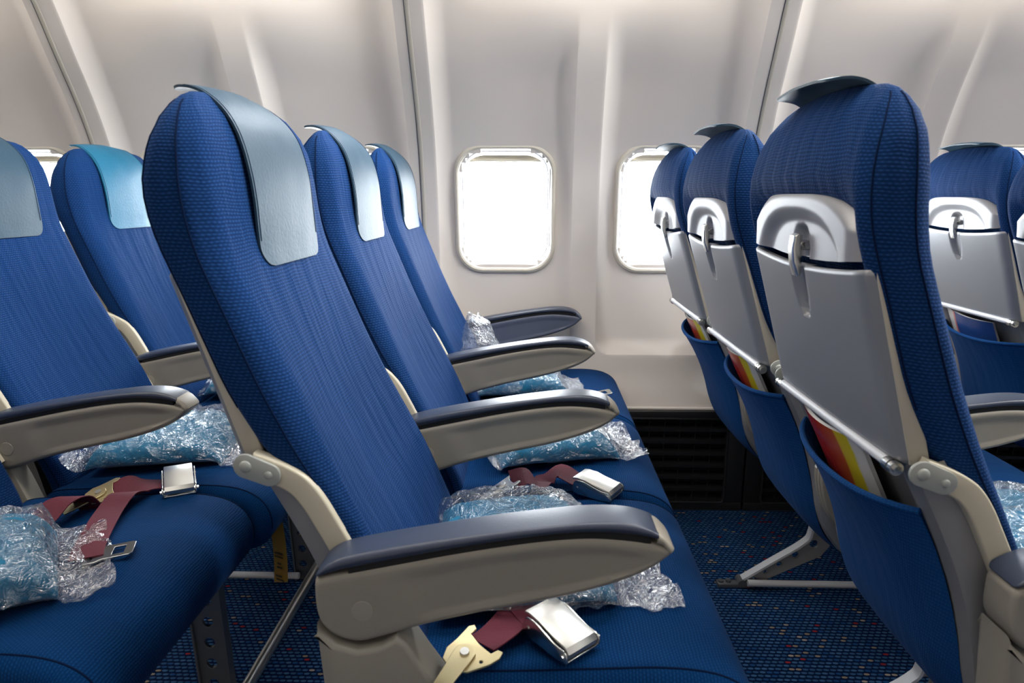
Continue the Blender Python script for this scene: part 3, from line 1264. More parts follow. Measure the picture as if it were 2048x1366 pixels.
def xloft(top, bot, x0, x1, y, w, r, n=70, crown=0.0, end0=True, end1=True, inset=None):
    """body running along x between a lower and an upper profile, rounded-rectangle section"""
    T = [(p.x, p.z) for p in smooth_path([(x, 0, z) for x, z in top], 6)]
    B = [(p.x, p.z) for p in smooth_path([(x, 0, z) for x, z in bot], 6)]
    rings = []
    for i in range(n + 1):
        t = i / n
        x = x0 + (x1 - x0) * (0.5 - 0.5 * math.cos(PI * t))
        zt, zb = curve_z(T, x), curve_z(B, x)
        if zt - zb < 0.0012:
            m = (zt + zb) / 2
            zt, zb = m + 0.0006, m - 0.0006
        ww = w
        d0, d1 = x - x0, x1 - x
        if end0 and d0 < r:
            ww = w - r + math.sqrt(max(0, r * r - (r - d0) ** 2))
        if end1 and d1 < r:
            ww = min(ww, w - r + math.sqrt(max(0, r * r - (r - d1) ** 2)))
        h = (zt - zb) / 2
        rr = min(r, h * 0.98)
        ring = []
        zc = (zt + zb) / 2
        for (sy, sz, a0) in ((1, 1, 0), (-1, 1, PI / 2), (-1, -1, PI), (1, -1, 1.5 * PI)):
            for k in range(6):
                a = a0 + k / 5 * PI / 2
                ring.append((x, y + sy * (ww - rr) + rr * math.cos(a), zc + sz * (h - rr) + rr * math.sin(a)))
            if inset and sz * sy < 0:
                for k in range(1, 12):
                    q = k / 12
                    z = zc + (h - rr) * (1 - 2 * q) * sz
                    ring.append((x, y + sy * (ww - inset(x, z, zt)), z))
        rings.append(ring)
    return MB().loft(rings, True, True, True)


def make_armrest(root, y, body=M_ARM, parts=True):
    w = 0.0255
    low = [(-0.2446, 0.575), (-0.243, 0.558), (-0.236, 0.540), (-0.222, 0.527), (-0.198, 0.5205), (-0.170, 0.527), (-0.127, 0.5415), (-0.07, 0.557), (-0.018, 0.569), (0.03, 0.580), (0.078, 0.594), (0.112, 0.607), (0.137, 0.621), (0.151, 0.634), (0.1562, 0.642)]
    up = [(-0.2446, 0.5752), (-0.2440, 0.590), (-0.241, 0.600), (-0.205, 0.608), (-0.15, 0.620), (-0.08, 0.635), (-0.02, 0.646), (0.03, 0.653), (0.07, 0.6555), (0.105, 0.6535), (0.128, 0.6505), (0.146, 0.6465), (0.1562, 0.6425)]
    arm = xloft(up, low, -0.2446, 0.1562, y, w, 0.008, 110, inset=lambda x, z, zt: 0.0028 * sstep(0.010, 0.021, zt - z) * sstep(-0.165, -0.105, x - 0.5 * max(0.0, 0.60 - z)) * sstep(0.145, 0.09, x)).build('armrest', body, root, True, 50)
    # shallow inset field on both flanks
    padt = [(-0.243, 0.603), (-0.238, 0.610), (-0.225, 0.620), (-0.205, 0.628), (-0.15, 0.640), (-0.09, 0.651), (-0.03, 0.661), (0.021, 0.668), (0.06, 0.6725), (0.093, 0.6735), (0.115, 0.671), (0.132, 0.6655), (0.1395, 0.6615)]
    padb = [(-0.243, 0.6025), (-0.205, 0.6125), (-0.15, 0.6252), (-0.08, 0.6405), (-0.02, 0.6518), (0.03, 0.6592), (0.07, 0.6618), (0.105, 0.6602), (0.128, 0.6575), (0.1395, 0.655)]
    xloft(padt, padb, -0.243, 0.1395, y, w + 0.0006, 0.0075, 70, end1=False).build('armrest_pad', M_PAD, arm, True, 50)
    gt = [(a, z + 0.002) for a, z in padb[:-1]]
    gb = [(a, z - 0.002) for a, z in up[3:-2]]
    xloft(gt, gb, -0.205, 0.132, y, w - 0.003, 0.001, 40).build('armrest_gap_shade', M_BLACK2, arm)  # black core stands in for the shadow between pad and body
    tt = [(0.1385, 0.6622), (0.143, 0.6595), (0.149, 0.6545), (0.154, 0.649), (0.1580, 0.642)]
    tb = [(0.1385, 0.6480), (0.145, 0.6465), (0.150, 0.6380), (0.154, 0.6360), (0.1580, 0.6415)]
    xloft(tt, tb, 0.1385, 0.1580, y, w + 0.0004, 0.0075, 24, end0=False).build('armrest_tip', M_TIP if body is M_ARM else M_WARM, arm, True, 50)
    if body is M_ARM:
        for sgn in (-1, 1):
            rings = []
            for rad, d in ((0.0125, 0.0), (0.0122, 0.0008), (0.0, 0.0010)):
                rings.append([(-0.190 + rad * math.cos(2 * PI * k / 20), y + sgn * (w + d - 0.0002), 0.562 + rad * math.sin(2 * PI * k / 20)) for k in range(20)])
            MB().loft(rings, True).build('pivot_cap', M_CAP, arm)
    return arm


def make_bracket(root, y):
    """rear cover under a middle armrest: ribbed grey cover with a screw"""
    poly = [(-0.252, 0.530), (-0.222, 0.545), (-0.195, 0.520), (-0.165, 0.44), (-0.150, 0.385), (-0.172, 0.385), (-0.205, 0.415), (-0.238, 0.462)]
    sm = smooth_closed([(a, 0, b) for a, b in poly], 3)
    mb = MB().prism([(p[0], p[2]) for p in sm], y - 0.020, y + 0.020, 0.003, 2)
    for q in (-0.009, 0.004):
        mb.prism([(p[0] - 0.0015, p[2]) for p in sm], y + q, y + q + 0.009, 0.001, 1)
    o = mb.build('bracket_cover', M_TIP, root, True, 30)
    sc_ = MB()
    sc_.tube([(-0.226, y - 0.0215, 0.478), (-0.226, y - 0.019, 0.478)], 0.006, 12)
    sc_.build('screw', M_CHROME, o)


def make_support(root, y):
    """panel under the aisle armrest"""
    poly = [(-0.243, 0.545), (-0.240, 0.536), (-0.222, 0.520), (-0.198, 0.513), (-0.170, 0.519), (-0.152, 0.532), (-0.140, 0.522), (-0.122, 0.492), (-0.100, 0.458), (-0.07, 0.425), (-0.03, 0.400), (0.02, 0.385), (0.10, 0.375), (0.16, 0.365), (0.16, 0.33), (-0.225, 0.33), (-0.236, 0.42)]
    MB().prism(poly, y - 0.030, y + 0.0245, 0.007, 3).build('armrest_support', M_ARM, root, True, 40)


base_seat = make_seat()

TILT_PARTS = ('backrest', 'headrest_cover', 'back_shell', 'tray_table', 'hinge_plate', 'frame_arm', 'lower_shell', 'seat_pocket')


def tilt_back(root, deg, shift=0.0):
    piv = Vector((-0.16, 0, 0.47))
    Mt = Matrix.Translation(piv + Vector((shift, 0, 0))) @ Matrix.Rotation(R(-deg), 4, 'Y') @ Matrix.Translation(-piv)
    for c in kids(root):
        if c.name.split('.')[0] in ('backrest', 'headrest_cover', 'back_shell', 'tray_table'):
            c.matrix_local = Mt @ c.matrix_local


# rows: L (behind), M (middle), R (front), F (farther front); seats 0 aisle, 1 middle, 2 window
SEATS = [
    ('L', 0, 'aisle seat whose blue cushion fills the lower left corner'),
    ('L', 1, 'blue seat cut by the left edge with a grey-blue headrest cover'),
    ('L', 2, 'window seat at left with the bright turquoise headrest cover'),
    ('M', 0, 'large blue aisle seat in the foreground left of centre, seen from the side'),
    ('M', 1, 'middle blue seat between the large aisle seat and the window seat'),
    ('M', 2, 'blue window seat nearest the central window, third behind the large aisle seat'),
    ('R', 0, 'largest silver-backed seat at right, with tray table and red magazine pocket'),
    ('R', 1, 'middle silver-backed seat of the three seen from behind'),
    ('R', 2, 'silver-backed window seat overlapping the second window'),
    ('F', 1, 'blue seat sliver at the right edge, only its shell corner showing'),
    ('F', 2, 'silver-backed seat at far right with a navy card in its pocket'),
]
ROWX = {'L': -PITCH, 'M': 0.0, 'R': PITCH, 'F': 2 * PITCH}
ROWI = {'L': 0, 'M': 1, 'R': 2, 'F': 3}
XOFF = {('L', 0): -0.020, ('F', 1): -0.025, ('R', 0): -0.012, ('R', 1): -0.004}
TILT = {('R', 0): (-1.3,), ('F', 1): (2.5,)}
seat_obj = {}
for n_, (row, i, lab) in enumerate(SEATS):
    o = base_seat if n_ == 0 else copy_tree(base_seat)
    o.location = (ROWX[row] + XOFF.get((row, i), 0), YC + SP * i, 0)
    o['label'] = lab
    o['group'] = 'rows of blue passenger seats'
    seat_obj[(row, i)] = o
for (row, i), o in seat_obj.items():
    make_armrest(o, -SP / 2)
    if i == 0:
        for c in kids(o):       # the aisle cushion reaches a little further out
            if c.name.startswith('seat_cushion'):
                c.scale.y = 1.033
                c.location.y = -0.008
        make_support(o, -SP / 2)
    else:
        make_bracket(o, -SP / 2)
    if i == 2:
        make_armrest(o, SP / 2, M_WARM)
    if (row, i) in TILT:
        tilt_back(o, *TILT[(row, i)])

# the left window seat has a newer, brighter cover
for c in kids(seat_obj[('L', 2)]):
    if c.name.startswith('headrest_cover'):
        c.data = c.data.copy()
        c.data.materials[0] = M_LEATHER2

# ---------------------------------------------------------------- seat legs, one frame per row
def make_legs(row, label):
    rx = ROWX[row]
    root = thing('seat_leg_frame', (rx, 1.43, 0), label, 'seat frame', 'leg frames under the seat rows')
    ybase = 1.43
    for y in (1.15, 1.67):
        yl = y - ybase
        # rear boomerang leg with lightening holes
        outer = [(-0.060, 0.330), (-0.045, 0.250), (-0.050, 0.150), (-0.062, 0.132), (-0.222, 0.020), (-0.232, 0.006), (-0.222, -0.001), (-0.195, 0.002), (-0.080, 0.062), (-0.020, 0.092), (0.000, 0.120), (0.012, 0.200), (0.020, 0.330)]
        holes = [circle(-0.022, 0.235, 0.012), circle(-0.026, 0.186, 0.013), circle(-0.040, 0.126, 0.0125), circle(-0.085, 0.094, 0.010), circle(-0.125, 0.066, 0.0085), circle(-0.160, 0.043, 0.0065), circle(-0.188, 0.024, 0.005)]
        lg = plate(outer, holes, 0.006, 0.001, 'leg', M_RAIL, root, MXZ(yl))
        fl = MB()
        top = smooth_path([(-0.060, yl, 0.330), (-0.045, yl, 0.250), (-0.050, yl, 0.160), (-0.070, yl, 0.127), (-0.150, yl, 0.071), (-0.226, yl, 0.018)], 6)
        rings = []
        for q, p in enumerate(top):
            t = (top[min(q + 1, len(top) - 1)] - top[max(q - 1, 0)]).normalized()
            nn = Vector((t.z, 0, -t.x))
            rings.append([tuple(p + nn * 0.003 + Vector((0, -0.012, 0))), tuple(p + nn * 0.003 + Vector((0, 0.012, 0))), tuple(p - nn * 0.003 + Vector((0, 0.012, 0))), tuple(p - nn * 0.003 + Vector((0, -0.012, 0)))])
        fl.loft(rings, True, True, True)
        fl.build('flange', M_BAR, lg, True, 30)
        ft = MB()
        ft.box((-0.285, yl - 0.012, 0.0), (-0.19, yl + 0.012, 0.012), 0.003)
        ft.tube([(-0.222, yl - 0.016, 0.014), (-0.222, yl + 0.016, 0.014)], 0.011, 12)
        ft.tube([(-0.275, yl, 0.0), (-0.275, yl, 0.016)], 0.008, 10)
        ft.tube([(-0.255, yl, 0.0), (-0.255, yl, 0.018)], 0.007, 10)
        ft.build('foot', M_DARKMETAL, lg, True, 30)
        # front leg
        outer = [(0.135, 0.330), (0.150, 0.0), (0.205, 0.0), (0.195, 0.330)]
        holes = [circle(0.167, 0.045 + 0.045 * q, 0.0115) for q in range(6)]
        lg2 = plate(outer, holes, 0.006, 0.001, 'leg', M_DARKMETAL, root, MXZ(yl))
        for xa, xb in ((0.147, 0.133), (0.205, 0.195)):
            f2 = MB().add([(xa - 0.002, yl - 0.011, 0), (xa + 0.002, yl - 0.011, 0), (xa + 0.002, yl + 0.011, 0), (xa - 0.002, yl + 0.011, 0),
                    (xb - 0.002, yl - 0.011, 0.33), (xb + 0.002, yl - 0.011, 0.33), (xb + 0.002, yl + 0.011, 0.33), (xb - 0.002, yl + 0.011, 0.33)],
                   [[0, 1, 5, 4], [1, 2, 6, 5], [2, 3, 7, 6], [3, 0, 4, 7]])
            f2.build('flange', M_DARKMETAL, lg2)
        br = MB().tube([(-0.21, yl - 0.02, 0.02), (0.16, yl - 0.02, 0.02)], 0.009, 12)
        br.build('floor_bar', M_BAR, root)
    # footrail along the front, beams under the cushions
    MB().tube([(0.215, -0.68, 0.055), (0.215, 0.70, 0.055)], 0.0125, 14).build('luggage_rail', M_BRUSH, root)
    b = MB()
    b.tube([(0.165, -0.69, 0.318), (0.165, 0.71, 0.318)], 0.02, 14)
    b.build('beam', M_DARKMETAL, root)
    b = MB()
    b.tube([(-0.02, -0.69, 0.315), (-0.02, 0.71, 0.315)], 0.02, 14)
    b.build('beam', M_DARKMETAL, root)
    return root


make_legs('L', 'grey legs and luggage rail under the left seat row')
make_legs('M', 'grey legs hidden beneath the middle seat row with the large aisle seat')
make_legs('R', 'perforated metal leg frame under the silver-backed seats at right')


# ---------------------------------------------------------------- bagged blankets
def crumple(p, seed, amp, scale=1.0):
    s = Vector((seed * 7.3, seed * 3.1, seed * 1.7))
    q = Vector(p) * scale
    w_ = Vector((noise.noise(q * 9 + s), noise.noise(q * 9 - s), 0)) * 0.03
    q = q + w_
    a = 0.6 - abs(noise.noise(q * 11 + s)) * 2.4
    b = 0.5 - abs(noise.noise(q * 25 + s * 2)) * 2.2
    c = 0.4 - abs(noise.noise(q * 55 + s * 3)) * 2.0
    return amp * (a + 0.6 * b + 0.32 * c)


def pillow(L, W, H, nu, nv, seed, amp, fringe0=0.0, fringe1=0.0, pw=0.55, flare=1.15, lift0=0.0, lift1=0.0, fold=0.0):
    """closed soft package; x length, y width, z from 0 to H; fringe = flattened open film ends"""
    rings = []
    tot = L + fringe0 + fringe1
    for i in range(nu + 1):
        x = -L / 2 - fringe0 + tot * i / nu
        inside = 1.0
        w = W / 2
        zc = H / 2
        h = H / 2
        ax = abs(x) / (L / 2)
        lift = 0
        if ax <= 1:
            h = H / 2 * max(0.10, (1 - ax ** 5)) ** 0.6
            w = W / 2 * (1 - 0.06 * ax ** 4)
        else:
            fr = fringe0 if x < 0 else fringe1
            t = (abs(x) - L / 2) / max(fr, 1e-6)
            h = lerp(H / 2 * 0.25, 0.0025, min(1, t * 2.2))
            w = W / 2 * lerp(0.94, 0.80 * flare, t)
            lift = (lift0 if x < 0 else lift1) * t ** 1.3
        zc = max(h, 0.003) + 0.001
        ring = []
        for k in range(nv):
            a = 2 * PI * k / nv
            cy, sz = math.cos(a), math.sin(a)
            y = w * math.copysign(abs(cy) ** pw, cy)
            z = zc + h * math.copysign(abs(sz) ** 0.75, sz)
            d = crumple((x, y, z), seed, amp)
            if fold and sz > 0:
                z += fold * math.sin(y * 55 + 2.0 * math.sin(x * 14 + seed)) * sz
            nx = Vector((0.15 * (1 if x > 0 else -1), cy, sz)).normalized()
            p = Vector((x, y, z)) + nx * d * (1 if sz > -0.3 else 0.15)
            if ax > 1:
                p.z += lift + 0.020 * t * noise.noise(Vector((y * 22, x * 8, seed)))+ 0.010 * t * noise.noise(Vector((y * 60, x * 12, seed + 5)))
                p.x += 0.014 * t * noise.noise(Vector((y * 25, seed, 1)))
            p.z = max(p.z, 0.0012)
            ring.append(tuple(p))
        rings.append(ring)
    return rings


def blanket(loc, rot, L, W, H, seed, label, f0=0.05, f1=0.05, l0=0.0, l1=0.0, tilt=0.0, bag_top=0.012):
    root = thing('bagged_blanket', loc, label, 'blanket', 'plastic-wrapped blankets on the seats', rot=(0, tilt, rot))
    rb = pillow(L * 0.93, W * 0.90, H, 60, 48, seed, 0.004, pw=0.45, fold=0.0035)
    MB().loft(rb, True, True, True).build('blanket', M_BLANKET, root, True, 80)
    rg = pillow(L, W, H + bag_top, 150, 120, seed + 11, 0.013, f0, f1, lift0=l0, lift1=l1)
    MB().loft(rg, True).build('plastic_bag', M_FILM, root, True, 80)
    return root


SZ = 0.474
blanket((-0.02, 0.955, SZ), R(8), 0.26, 0.32, 0.050, 1, 'bagged turquoise blanket on the large aisle seat, behind the nearest armrest', 0.025, 0.08, 0.045, 0.0)
blanket((0.04, 1.43, SZ), R(14), 0.27, 0.24, 0.058, 2, 'bagged blanket on the middle seat, beside the belt with steel buckle', 0.03, 0.06, 0.05, 0.0)
blanket((-0.035, 1.90, SZ), R(6), 0.27, 0.20, 0.050, 3, 'bagged bright blue blanket on the window seat by the central window', 0.02, 0.05, 0.06, 0.0)
blanket((-0.79, 1.40, SZ), R(10), 0.28, 0.27, 0.065, 4, 'bagged blanket behind the armrest of the left row, on its middle seat', 0.025, 0.05, 0.04, 0.0)
blanket((-0.80, 0.845, SZ), R(35), 0.24, 0.25, 0.075, 5, 'crumpled bagged blanket in the lower left corner', 0.05, 0.06, 0.03, 0.01)
blanket((-0.80, 1.90, SZ), R(5), 0.26, 0.22, 0.055, 6, 'bagged blanket on the left window seat, mostly hidden by the large seat')
blanket((0.77, 1.03, SZ), R(5), 0.27, 0.24, 0.055, 7, 'bagged blanket at the right edge beyond the largest silver-backed seat')
# upright crumpled film end on the window seat (part of the third bag, standing against the back)


def clump():
    root = thing('plastic_bag', (-0.105, 1.85, SZ + 0.02), 'crumpled clear bag standing against the window seat back by the far armrest', 'plastic bag')
    rings = []
    for i in range(40):
        t = i / 39
        z = 0.20 * t
        w = 0.10 * (1 - 0.5 * t) * (0.75 + 0.3 * math.sin(t * PI))
        d = 0.075 * (1 - t) ** 0.6 + 0.010
        ring = []
        for k in range(60):
            a = 2 * PI * k / 60
            p = Vector((d * math.cos(a) - 0.055 * t, w * math.sin(a), z + 0.012 * math.sin(3 * a) * t))
            p += Vector((math.cos(a), math.sin(a), 0)) * crumple(p, 21, 0.012)
            ring.append(tuple(p))
        rings.append(ring)
    MB().loft(rings, True, False, True).build('film', M_FILM, root, True, 80)


clump()


# ---------------------------------------------------------------- seat belts
def ribbon(path, sides, w, th=0.0016, n=6):
    """webbing along path points with side vectors (across the web)"""
    P = smooth_path(path, n)
    S = smooth_path(sides, n)
    rings = []
    for i, p in enumerate(P):
        s = S[i].normalized()
        t = (P[min(i + 1, len(P) - 1)] - P[max(i - 1, 0)]).normalized()
        s = (s - t * s.dot(t)).normalized()
        nn = t.cross(s).normalized()
        h = w / 2
        rings.append([tuple(p + s * h + nn * th / 2), tuple(p - s * h + nn * th / 2), tuple(p - s * h - nn * th / 2), tuple(p + s * h - nn * th / 2)])
    return MB().loft(rings, True, True, True)


def buckle(root, loc, rz, tilt=0.0):
    """airline lift-latch buckle; local +x points to the latch nose"""
    M = Matrix.Translation(loc) @ Matrix.Rotation(rz, 4, 'Z') @ Matrix.Rotation(tilt, 4, 'Y')
    side = [(-0.040, 0.002), (-0.042, 0.016), (-0.036, 0.026), (-0.020, 0.0275), (-0.002, 0.023), (0.016, 0.019), (0.030, 0.0185), (0.036, 0.013), (0.034, 0.003), (0.0, 0.0)]
    sm = smooth_closed([(a, 0, b) for a, b in side], 3)
    mb = MB()
    for sgn in (-1, 1):
        y0 = sgn * 0.0265
        mb.prism([(p[0], p[2]) for p in sm], min(y0, y0 + sgn * 0.003), max(y0, y0 + sgn * 0.003), 0.0011, 2)
    mb.box((-0.038, -0.027, 0.0), (0.034, 0.027, 0.0035), 0.001)
    for x in (0.030,):
        mb.tube([(x, -0.0325, 0.011), (x, 0.0325, 0.011)], 0.0035, 10)
    mb.tube([(-0.033, -0.0305, 0.013), (-0.033, 0.0305, 0.013)], 0.0022, 8)
    body = mb.xf(M).build('buckle', M_CHROME, root, True, 35)
    lid = [(-0.046, 0.0255), (-0.044, 0.029), (-0.036, 0.0305), (-0.018, 0.0295), (0.0, 0.0255), (0.018, 0.0225), (0.030, 0.0205), (0.0355, 0.0145), (0.0335, 0.0065), (0.029, 0.0065), (0.0305, 0.0135), (0.027, 0.0170), (0.015, 0.0190), (-0.003, 0.022), (-0.02, 0.0262), (-0.038, 0.0272)]
    lm = MB().prism(lid, -0.0250, 0.0250, 0.0012, 2).xf(M)
    lm.build('buckle_lid', M_BRUSH, body, True, 35)
    return body


def connector(root, loc, rz, tilt=0.0, mat=M_BRASS, roll=0.0):
    """hook plate that holds the webbing to the shackle; +x towards the webbing"""
    M = Matrix.Translation(loc) @ Matrix.Rotation(rz, 4, 'Z') @ Matrix.Rotation(tilt, 4, 'Y') @ Matrix.Rotation(roll, 4, 'X')
    outer = [(-0.024, 0.0), (-0.022, 0.013), (-0.010, 0.022), (0.006, 0.024), (0.018, 0.027), (0.030, 0.030), (0.036, 0.027), (0.034, 0.0215), (0.024, 0.020), (0.022, 0.0), (0.024, -0.020), (0.034, -0.0215), (0.036, -0.027), (0.028, -0.031), (0.014, -0.030), (0.002, -0.026), (-0.012, -0.021), (-0.021, -0.012)]
    plate(outer, [circle(0.008, -0.021, 0.0028, 10)], 0.0018, 0.0006, 'hook_plate', mat, root, M)
    lk = [(p[0], p[1]) for p in circle(0, 0, 0.0125, 20)]
    lk = [(0.0125 * math.cos(a), 0.0125 * math.sin(a)) for a in [PI / 2 * 0.9 - i / 14 * PI * 0.9 * 1.0 - 0 for i in range(15)]]
    link = [(0.0105, 0.007), (0.0125, 0.0), (0.0105, -0.007), (0.004, -0.0122), (-0.004, -0.0125), (-0.050, -0.010), (-0.062, -0.009), (-0.062, 0.006), (-0.050, 0.008), (-0.004, 0.0125), (0.004, 0.0122)]
    M2 = M @ Matrix.Translation((0, 0, 0.0035)) @ Matrix.Rotation(R(20), 4, 'Z')
    lo = plate(link, [], 0.0018, 0.0006, 'shackle', mat, root, M2)
    mb = MB().tube([(0, 0, 0.002), (0, 0, 0.0075)], [0.0062, 0.0055], 14)
    mb.xf(M).build('rivet', M_BRUSH, lo, True, 30)


def belt_thing(loc, label):
    return thing('seat_belt', loc, label, 'seat belt', 'burgundy seat belts')


# aisle seat of the middle row: hook plate and buckle near the camera
b1 = belt_thing((0, 0.75, 0), 'burgundy belt with hook plate and buckle on the large aisle seat')
o1 = Vector((0, 0.75, 0))


def rel(o, *pts):
    return [tuple(Vector(p) - o) for p in pts]


connector(b1, Vector((-0.078, 0.716, SZ + 0.012)) - o1, R(42), R(-8), M_BRASS, R(10))
ribbon(rel(o1, (-0.060, 0.738, SZ + 0.012), (-0.045, 0.755, SZ + 0.012), (-0.028, 0.785, SZ + 0.010), (-0.012, 0.830, SZ + 0.006), (0.0, 0.86, SZ + 0.004)), [(0.75, -0.66, 0.1), (0.75, -0.66, 0.1), (0.85, -0.5, 0), (1, -0.2, 0), (1, 0, 0)], 0.046).build('webbing', M_BELT, b1, True, 40)
ribbon(rel(o1, (-0.035, 0.86, SZ + 0.006), (-0.012, 0.83, SZ + 0.010), (0.008, 0.795, SZ + 0.010), (0.022, 0.775, SZ + 0.012)), [(0.8, 0.55, 0), (0.8, 0.55, 0), (0.8, 0.6, 0), (0.8, 0.6, 0)], 0.046).build('webbing', M_BELT, b1, True, 40)
buckle(b1, Vector((0.040, 0.757, SZ + 0.004)) - o1, R(-48), R(4))

# middle seat of the middle row
b2 = belt_thing((0.05, 1.2, 0), 'burgundy belt with steel buckle lying across the middle seat cushion')
o2 = Vector((0.05, 1.2, 0))
connector(b2, Vector((-0.058, 1.195, SZ + 0.012)) - o2, R(20), R(-25), M_BRUSH, R(-10))
ribbon(rel(o2, (-0.038, 1.205, SZ + 0.022), (-0.010, 1.208, SZ + 0.030), (0.012, 1.212, SZ + 0.014), (0.030, 1.235, SZ + 0.014), (0.055, 1.245, SZ + 0.026), (0.085, 1.225, SZ + 0.018), (0.112, 1.205, SZ + 0.012)), [(-0.2, 0.8, 0.5), (-0.1, 0.9, 0.3), (0.2, 0.95, -0.2), (0.3, 0.9, 0.2), (0.35, 0.9, 0.2), (0.5, 0.85, 0.05), (0.5, 0.85, 0)], 0.046).build('webbing', M_BELT, b2, True, 40)
buckle(b2, Vector((0.128, 1.196, SZ + 0.003)) - o2, R(-32), R(2))

# window seat of the middle row: only the tongue shows
b3 = belt_thing((0.17, 1.815, 0), 'belt tongue with a bit of webbing on the window seat, above the second armrest')
o3 = Vector((0.17, 1.815, 0))


def tongue(root, loc, rz, tilt=0.0):
    M = Matrix.Translation(loc) @ Matrix.Rotation(rz, 4, 'Z') @ Matrix.Rotation(tilt, 4, 'Y')
    outer = [(-0.030, 0.027), (-0.012, 0.027), (-0.004, 0.021), (0.034, 0.021), (0.038, 0.017), (0.038, -0.017), (0.034, -0.021), (-0.004, -0.021), (-0.012, -0.027), (-0.030, -0.027)]
    h1 = [(0.008, 0.013), (0.026, 0.013), (0.026, -0.013), (0.008, -0.013)]
    h2 = [(-0.024, 0.023), (-0.017, 0.023), (-0.017, -0.023), (-0.024, -0.023)]
    plate(outer, [h1, h2], 0.0022, 0.0006, 'tongue', M_CHROME, root, M)


tongue(b3, Vector((0.182, 1.820, SZ + 0.012)) - o3, R(8), R(-10))
ribbon(rel(o3, (0.160, 1.815, SZ + 0.010), (0.135, 1.81, SZ + 0.012), (0.10, 1.80, SZ + 0.006)), [(0, 1, 0)] * 3, 0.046).build('webbing', M_BELT, b3, True, 40)

# middle seat of the left row
b4 = belt_thing((-0.72, 1.2, 0), 'burgundy belt with yellow hook plate and buckle, left row middle seat')
o4 = Vector((-0.72, 1.2, 0))
connector(b4, Vector((-0.790, 1.140, SZ + 0.014)) - o4, R(30), R(-12), M_BRASS, R(15))
ribbon(rel(o4, (-0.772, 1.155, SZ + 0.016), (-0.752, 1.165, SZ + 0.022), (-0.735, 1.178, SZ + 0.014), (-0.71, 1.19, SZ + 0.012), (-0.68, 1.195, SZ + 0.012)), [(-0.3, 0.8, 0.4), (-0.2, 0.8, 0.4), (0, 0.95, 0.2), (0.1, 1, 0), (0.1, 1, 0)], 0.042).build('webbing', M_BELT, b4, True, 40)
buckle(b4, Vector((-0.668, 1.192, SZ + 0.004)) - o4, R(-62), R(4))

# aisle seat of the left row: two loops of webbing and a tongue
b5 = belt_thing((-0.74, 1.0, 0), 'burgundy strap and tongue on the aisle seat cushion at lower left')
o5 = Vector((-0.74, 1.0, 0))
ribbon(rel(o5, (-0.795, 1.125, SZ - 0.01), (-0.803, 1.105, SZ + 0.024), (-0.815, 1.07, SZ + 0.030), (-0.826, 1.03, SZ + 0.010), (-0.830, 0.97, SZ + 0.006)), [(1, 0.1, 0), (1, 0.1, 0), (1, 0.15, 0), (1, 0.2, 0), (1, 0.2, 0)], 0.044).build('webbing', M_BELT, b5, True, 40)
ribbon(rel(o5, (-0.730, 1.165, SZ + 0.006), (-0.738, 1.130, SZ + 0.020), (-0.735, 1.085, SZ + 0.012), (-0.715, 1.02, SZ + 0.010), (-0.690, 0.955, SZ + 0.010), (-0.675, 0.925, SZ + 0.010)), [(0.95, 0.25, 0), (0.95, 0.2, 0), (0.95, 0.1, 0), (0.95, 0.3, 0), (0.95, 0.3, 0), (0.95, 0.3, 0)], 0.046).build('webbing', M_BELT, b5, True, 40)
tongue(b5, Vector((-0.655, 0.945, SZ + 0.008)) - o5, R(20), R(-4))


# ---------------------------------------------------------------- magazines
def magazine(row, i, dy, h, mat, label, w=0.20, lean=0.0, th=0.006, z0=0.43, off=0.0, name='magazine'):
    o = seat_obj[(row, i)]
    top = 0.43 + h
    loc = Vector(o.location) + Vector((-0.318 + off, dy, 0.665))
    root = thing(name, loc, label, 'magazine', 'reading matter in the seat pockets')
    root.rotation_euler = (lean, R(26.0) * -1, 0)
    rings = []
    mb = MB()
    # sheet stack curved about vertical axis
    nu = 16
    fr, bk = [], []
    zz = [h, -0.16]
    cols = []
    for i_ in range(nu + 1):
        u = -1 + 2 * i_ / nu
        y = w / 2 * u
        x = -0.016 * (1 - u * u)
        cols.append([(x, y, zz[0]), (x, y, zz[1])])
    front = [c[0] for c in cols]
    low = [c[1] for c in cols]
    mb.loft([low, front], False)
    o2_ = mb.build('cover', mat, root, True, 60)
    pg = MB()
    f2 = [(p[0] + 0.0006, p[1] * 0.995, p[2] - 0.002) for p in front]
    l2 = [(p[0] + 0.0006, p[1] * 0.995, p[2]) for p in low]
    f3 = [(p[0] + th, p[1] * 0.985, p[2] - 0.002) for p in front]
    l3 = [(p[0] + th, p[1] * 0.985, p[2]) for p in low]
    pg.loft([l2, f2, f3, l3], False)
    pg.add([l2[0], f2[0], f3[0], l3[0]], [[0, 1, 2, 3]])
    pg.add([l2[-1], f2[-1], f3[-1], l3[-1]], [[0, 1, 2, 3]])
    pg.build('pages', M_PAPER, root, True, 40)
    return root


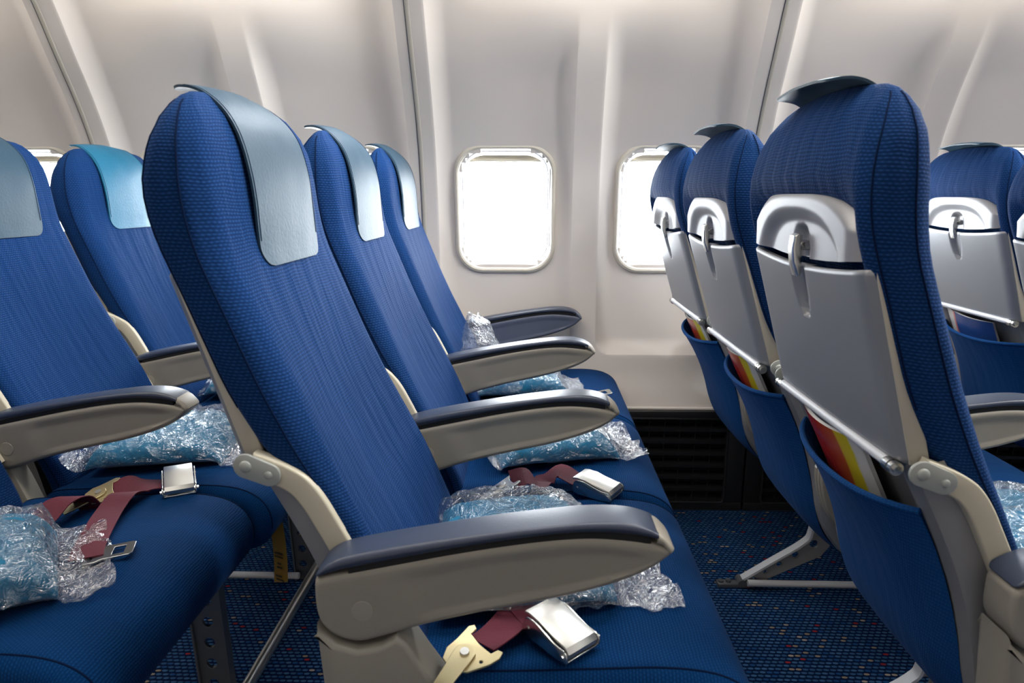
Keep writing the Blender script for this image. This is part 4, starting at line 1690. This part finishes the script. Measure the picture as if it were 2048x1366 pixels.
magazine('R', 0, 0.02, 0.045, M_MAG, 'red and yellow magazine in the pocket of the largest silver-backed seat')
magazine('R', 1, 0.03, 0.035, M_MAG, 'red magazine in the pocket of the middle silver-backed seat')
magazine('R', 2, 0.0, 0.030, M_MAG, 'orange magazine corner in the silver-backed window seat pocket', w=0.18)
magazine('F', 2, 0.03, 0.035, M_MAG2, 'navy card with a red line in the pocket at far right', w=0.2, lean=R(6), name='safety_card')

# yellow tag hanging under the left middle seat
tg = thing('hanging_tag', (-0.533, 1.30, 0.33), 'yellow printed tag hanging from the cushion of the left row', 'tag')
rings = []
for i in range(12):
    t = i / 11
    z = 0.03 - 0.150 * t
    rings.append([(0.004 * math.sin(t * 3) - 0.018, 0.010, z), (0.004 * math.sin(t * 3) + 0.018, -0.008, z + (0.012 if t > 0.99 else 0))])
MB().loft(rings, False).build('tag_sheet', M_TAG, tg)
mb = MB()
for q, (za, zb_, xa, xb) in enumerate([(-0.045, -0.049, -0.010, 0.012), (-0.053, -0.056, -0.010, 0.012), (-0.068, -0.072, -0.004, 0.006), (-0.077, -0.081, -0.006, 0.008), (-0.098, -0.102, -0.011, 0.006), (-0.106, -0.110, -0.010, 0.010)]):
    def yq(x):
        return 0.001 - 0.5 * x - 0.0012
    mb.add([(xa, yq(xa), za), (xb, yq(xb), za), (xb, yq(xb), zb_), (xa, yq(xa), zb_)], [[0, 1, 2, 3]])
mb.build('print', M_INK, tg)

# cream life-vest pouch under the right row
pv = thing('life_vest_pouch', (0.66, 1.32, 0.3), 'cream pouch slung under the middle silver-backed seat', 'pouch')
rings = []
for i in range(20):
    t = i / 19
    x = -0.045 + 0.13 * t
    z = 0.055 - 0.13 * t ** 1.1
    r_ = 0.022 * math.sin(PI * (0.12 + 0.76 * t)) ** 0.5
    ring = []
    for k in range(20):
        a = 2 * PI * k / 20
        p = Vector((x + 0.6 * r_ * math.cos(a), 0.10 * math.sin(a), z + 0.5 * r_ * math.cos(a)))
        p += Vector((0, 0, crumple(p, 31, 0.003)))
        ring.append(tuple(p))
    rings.append(ring)
MB().loft(rings, True, True, True).build('pouch_body', M_POUCH, pv, True, 70)
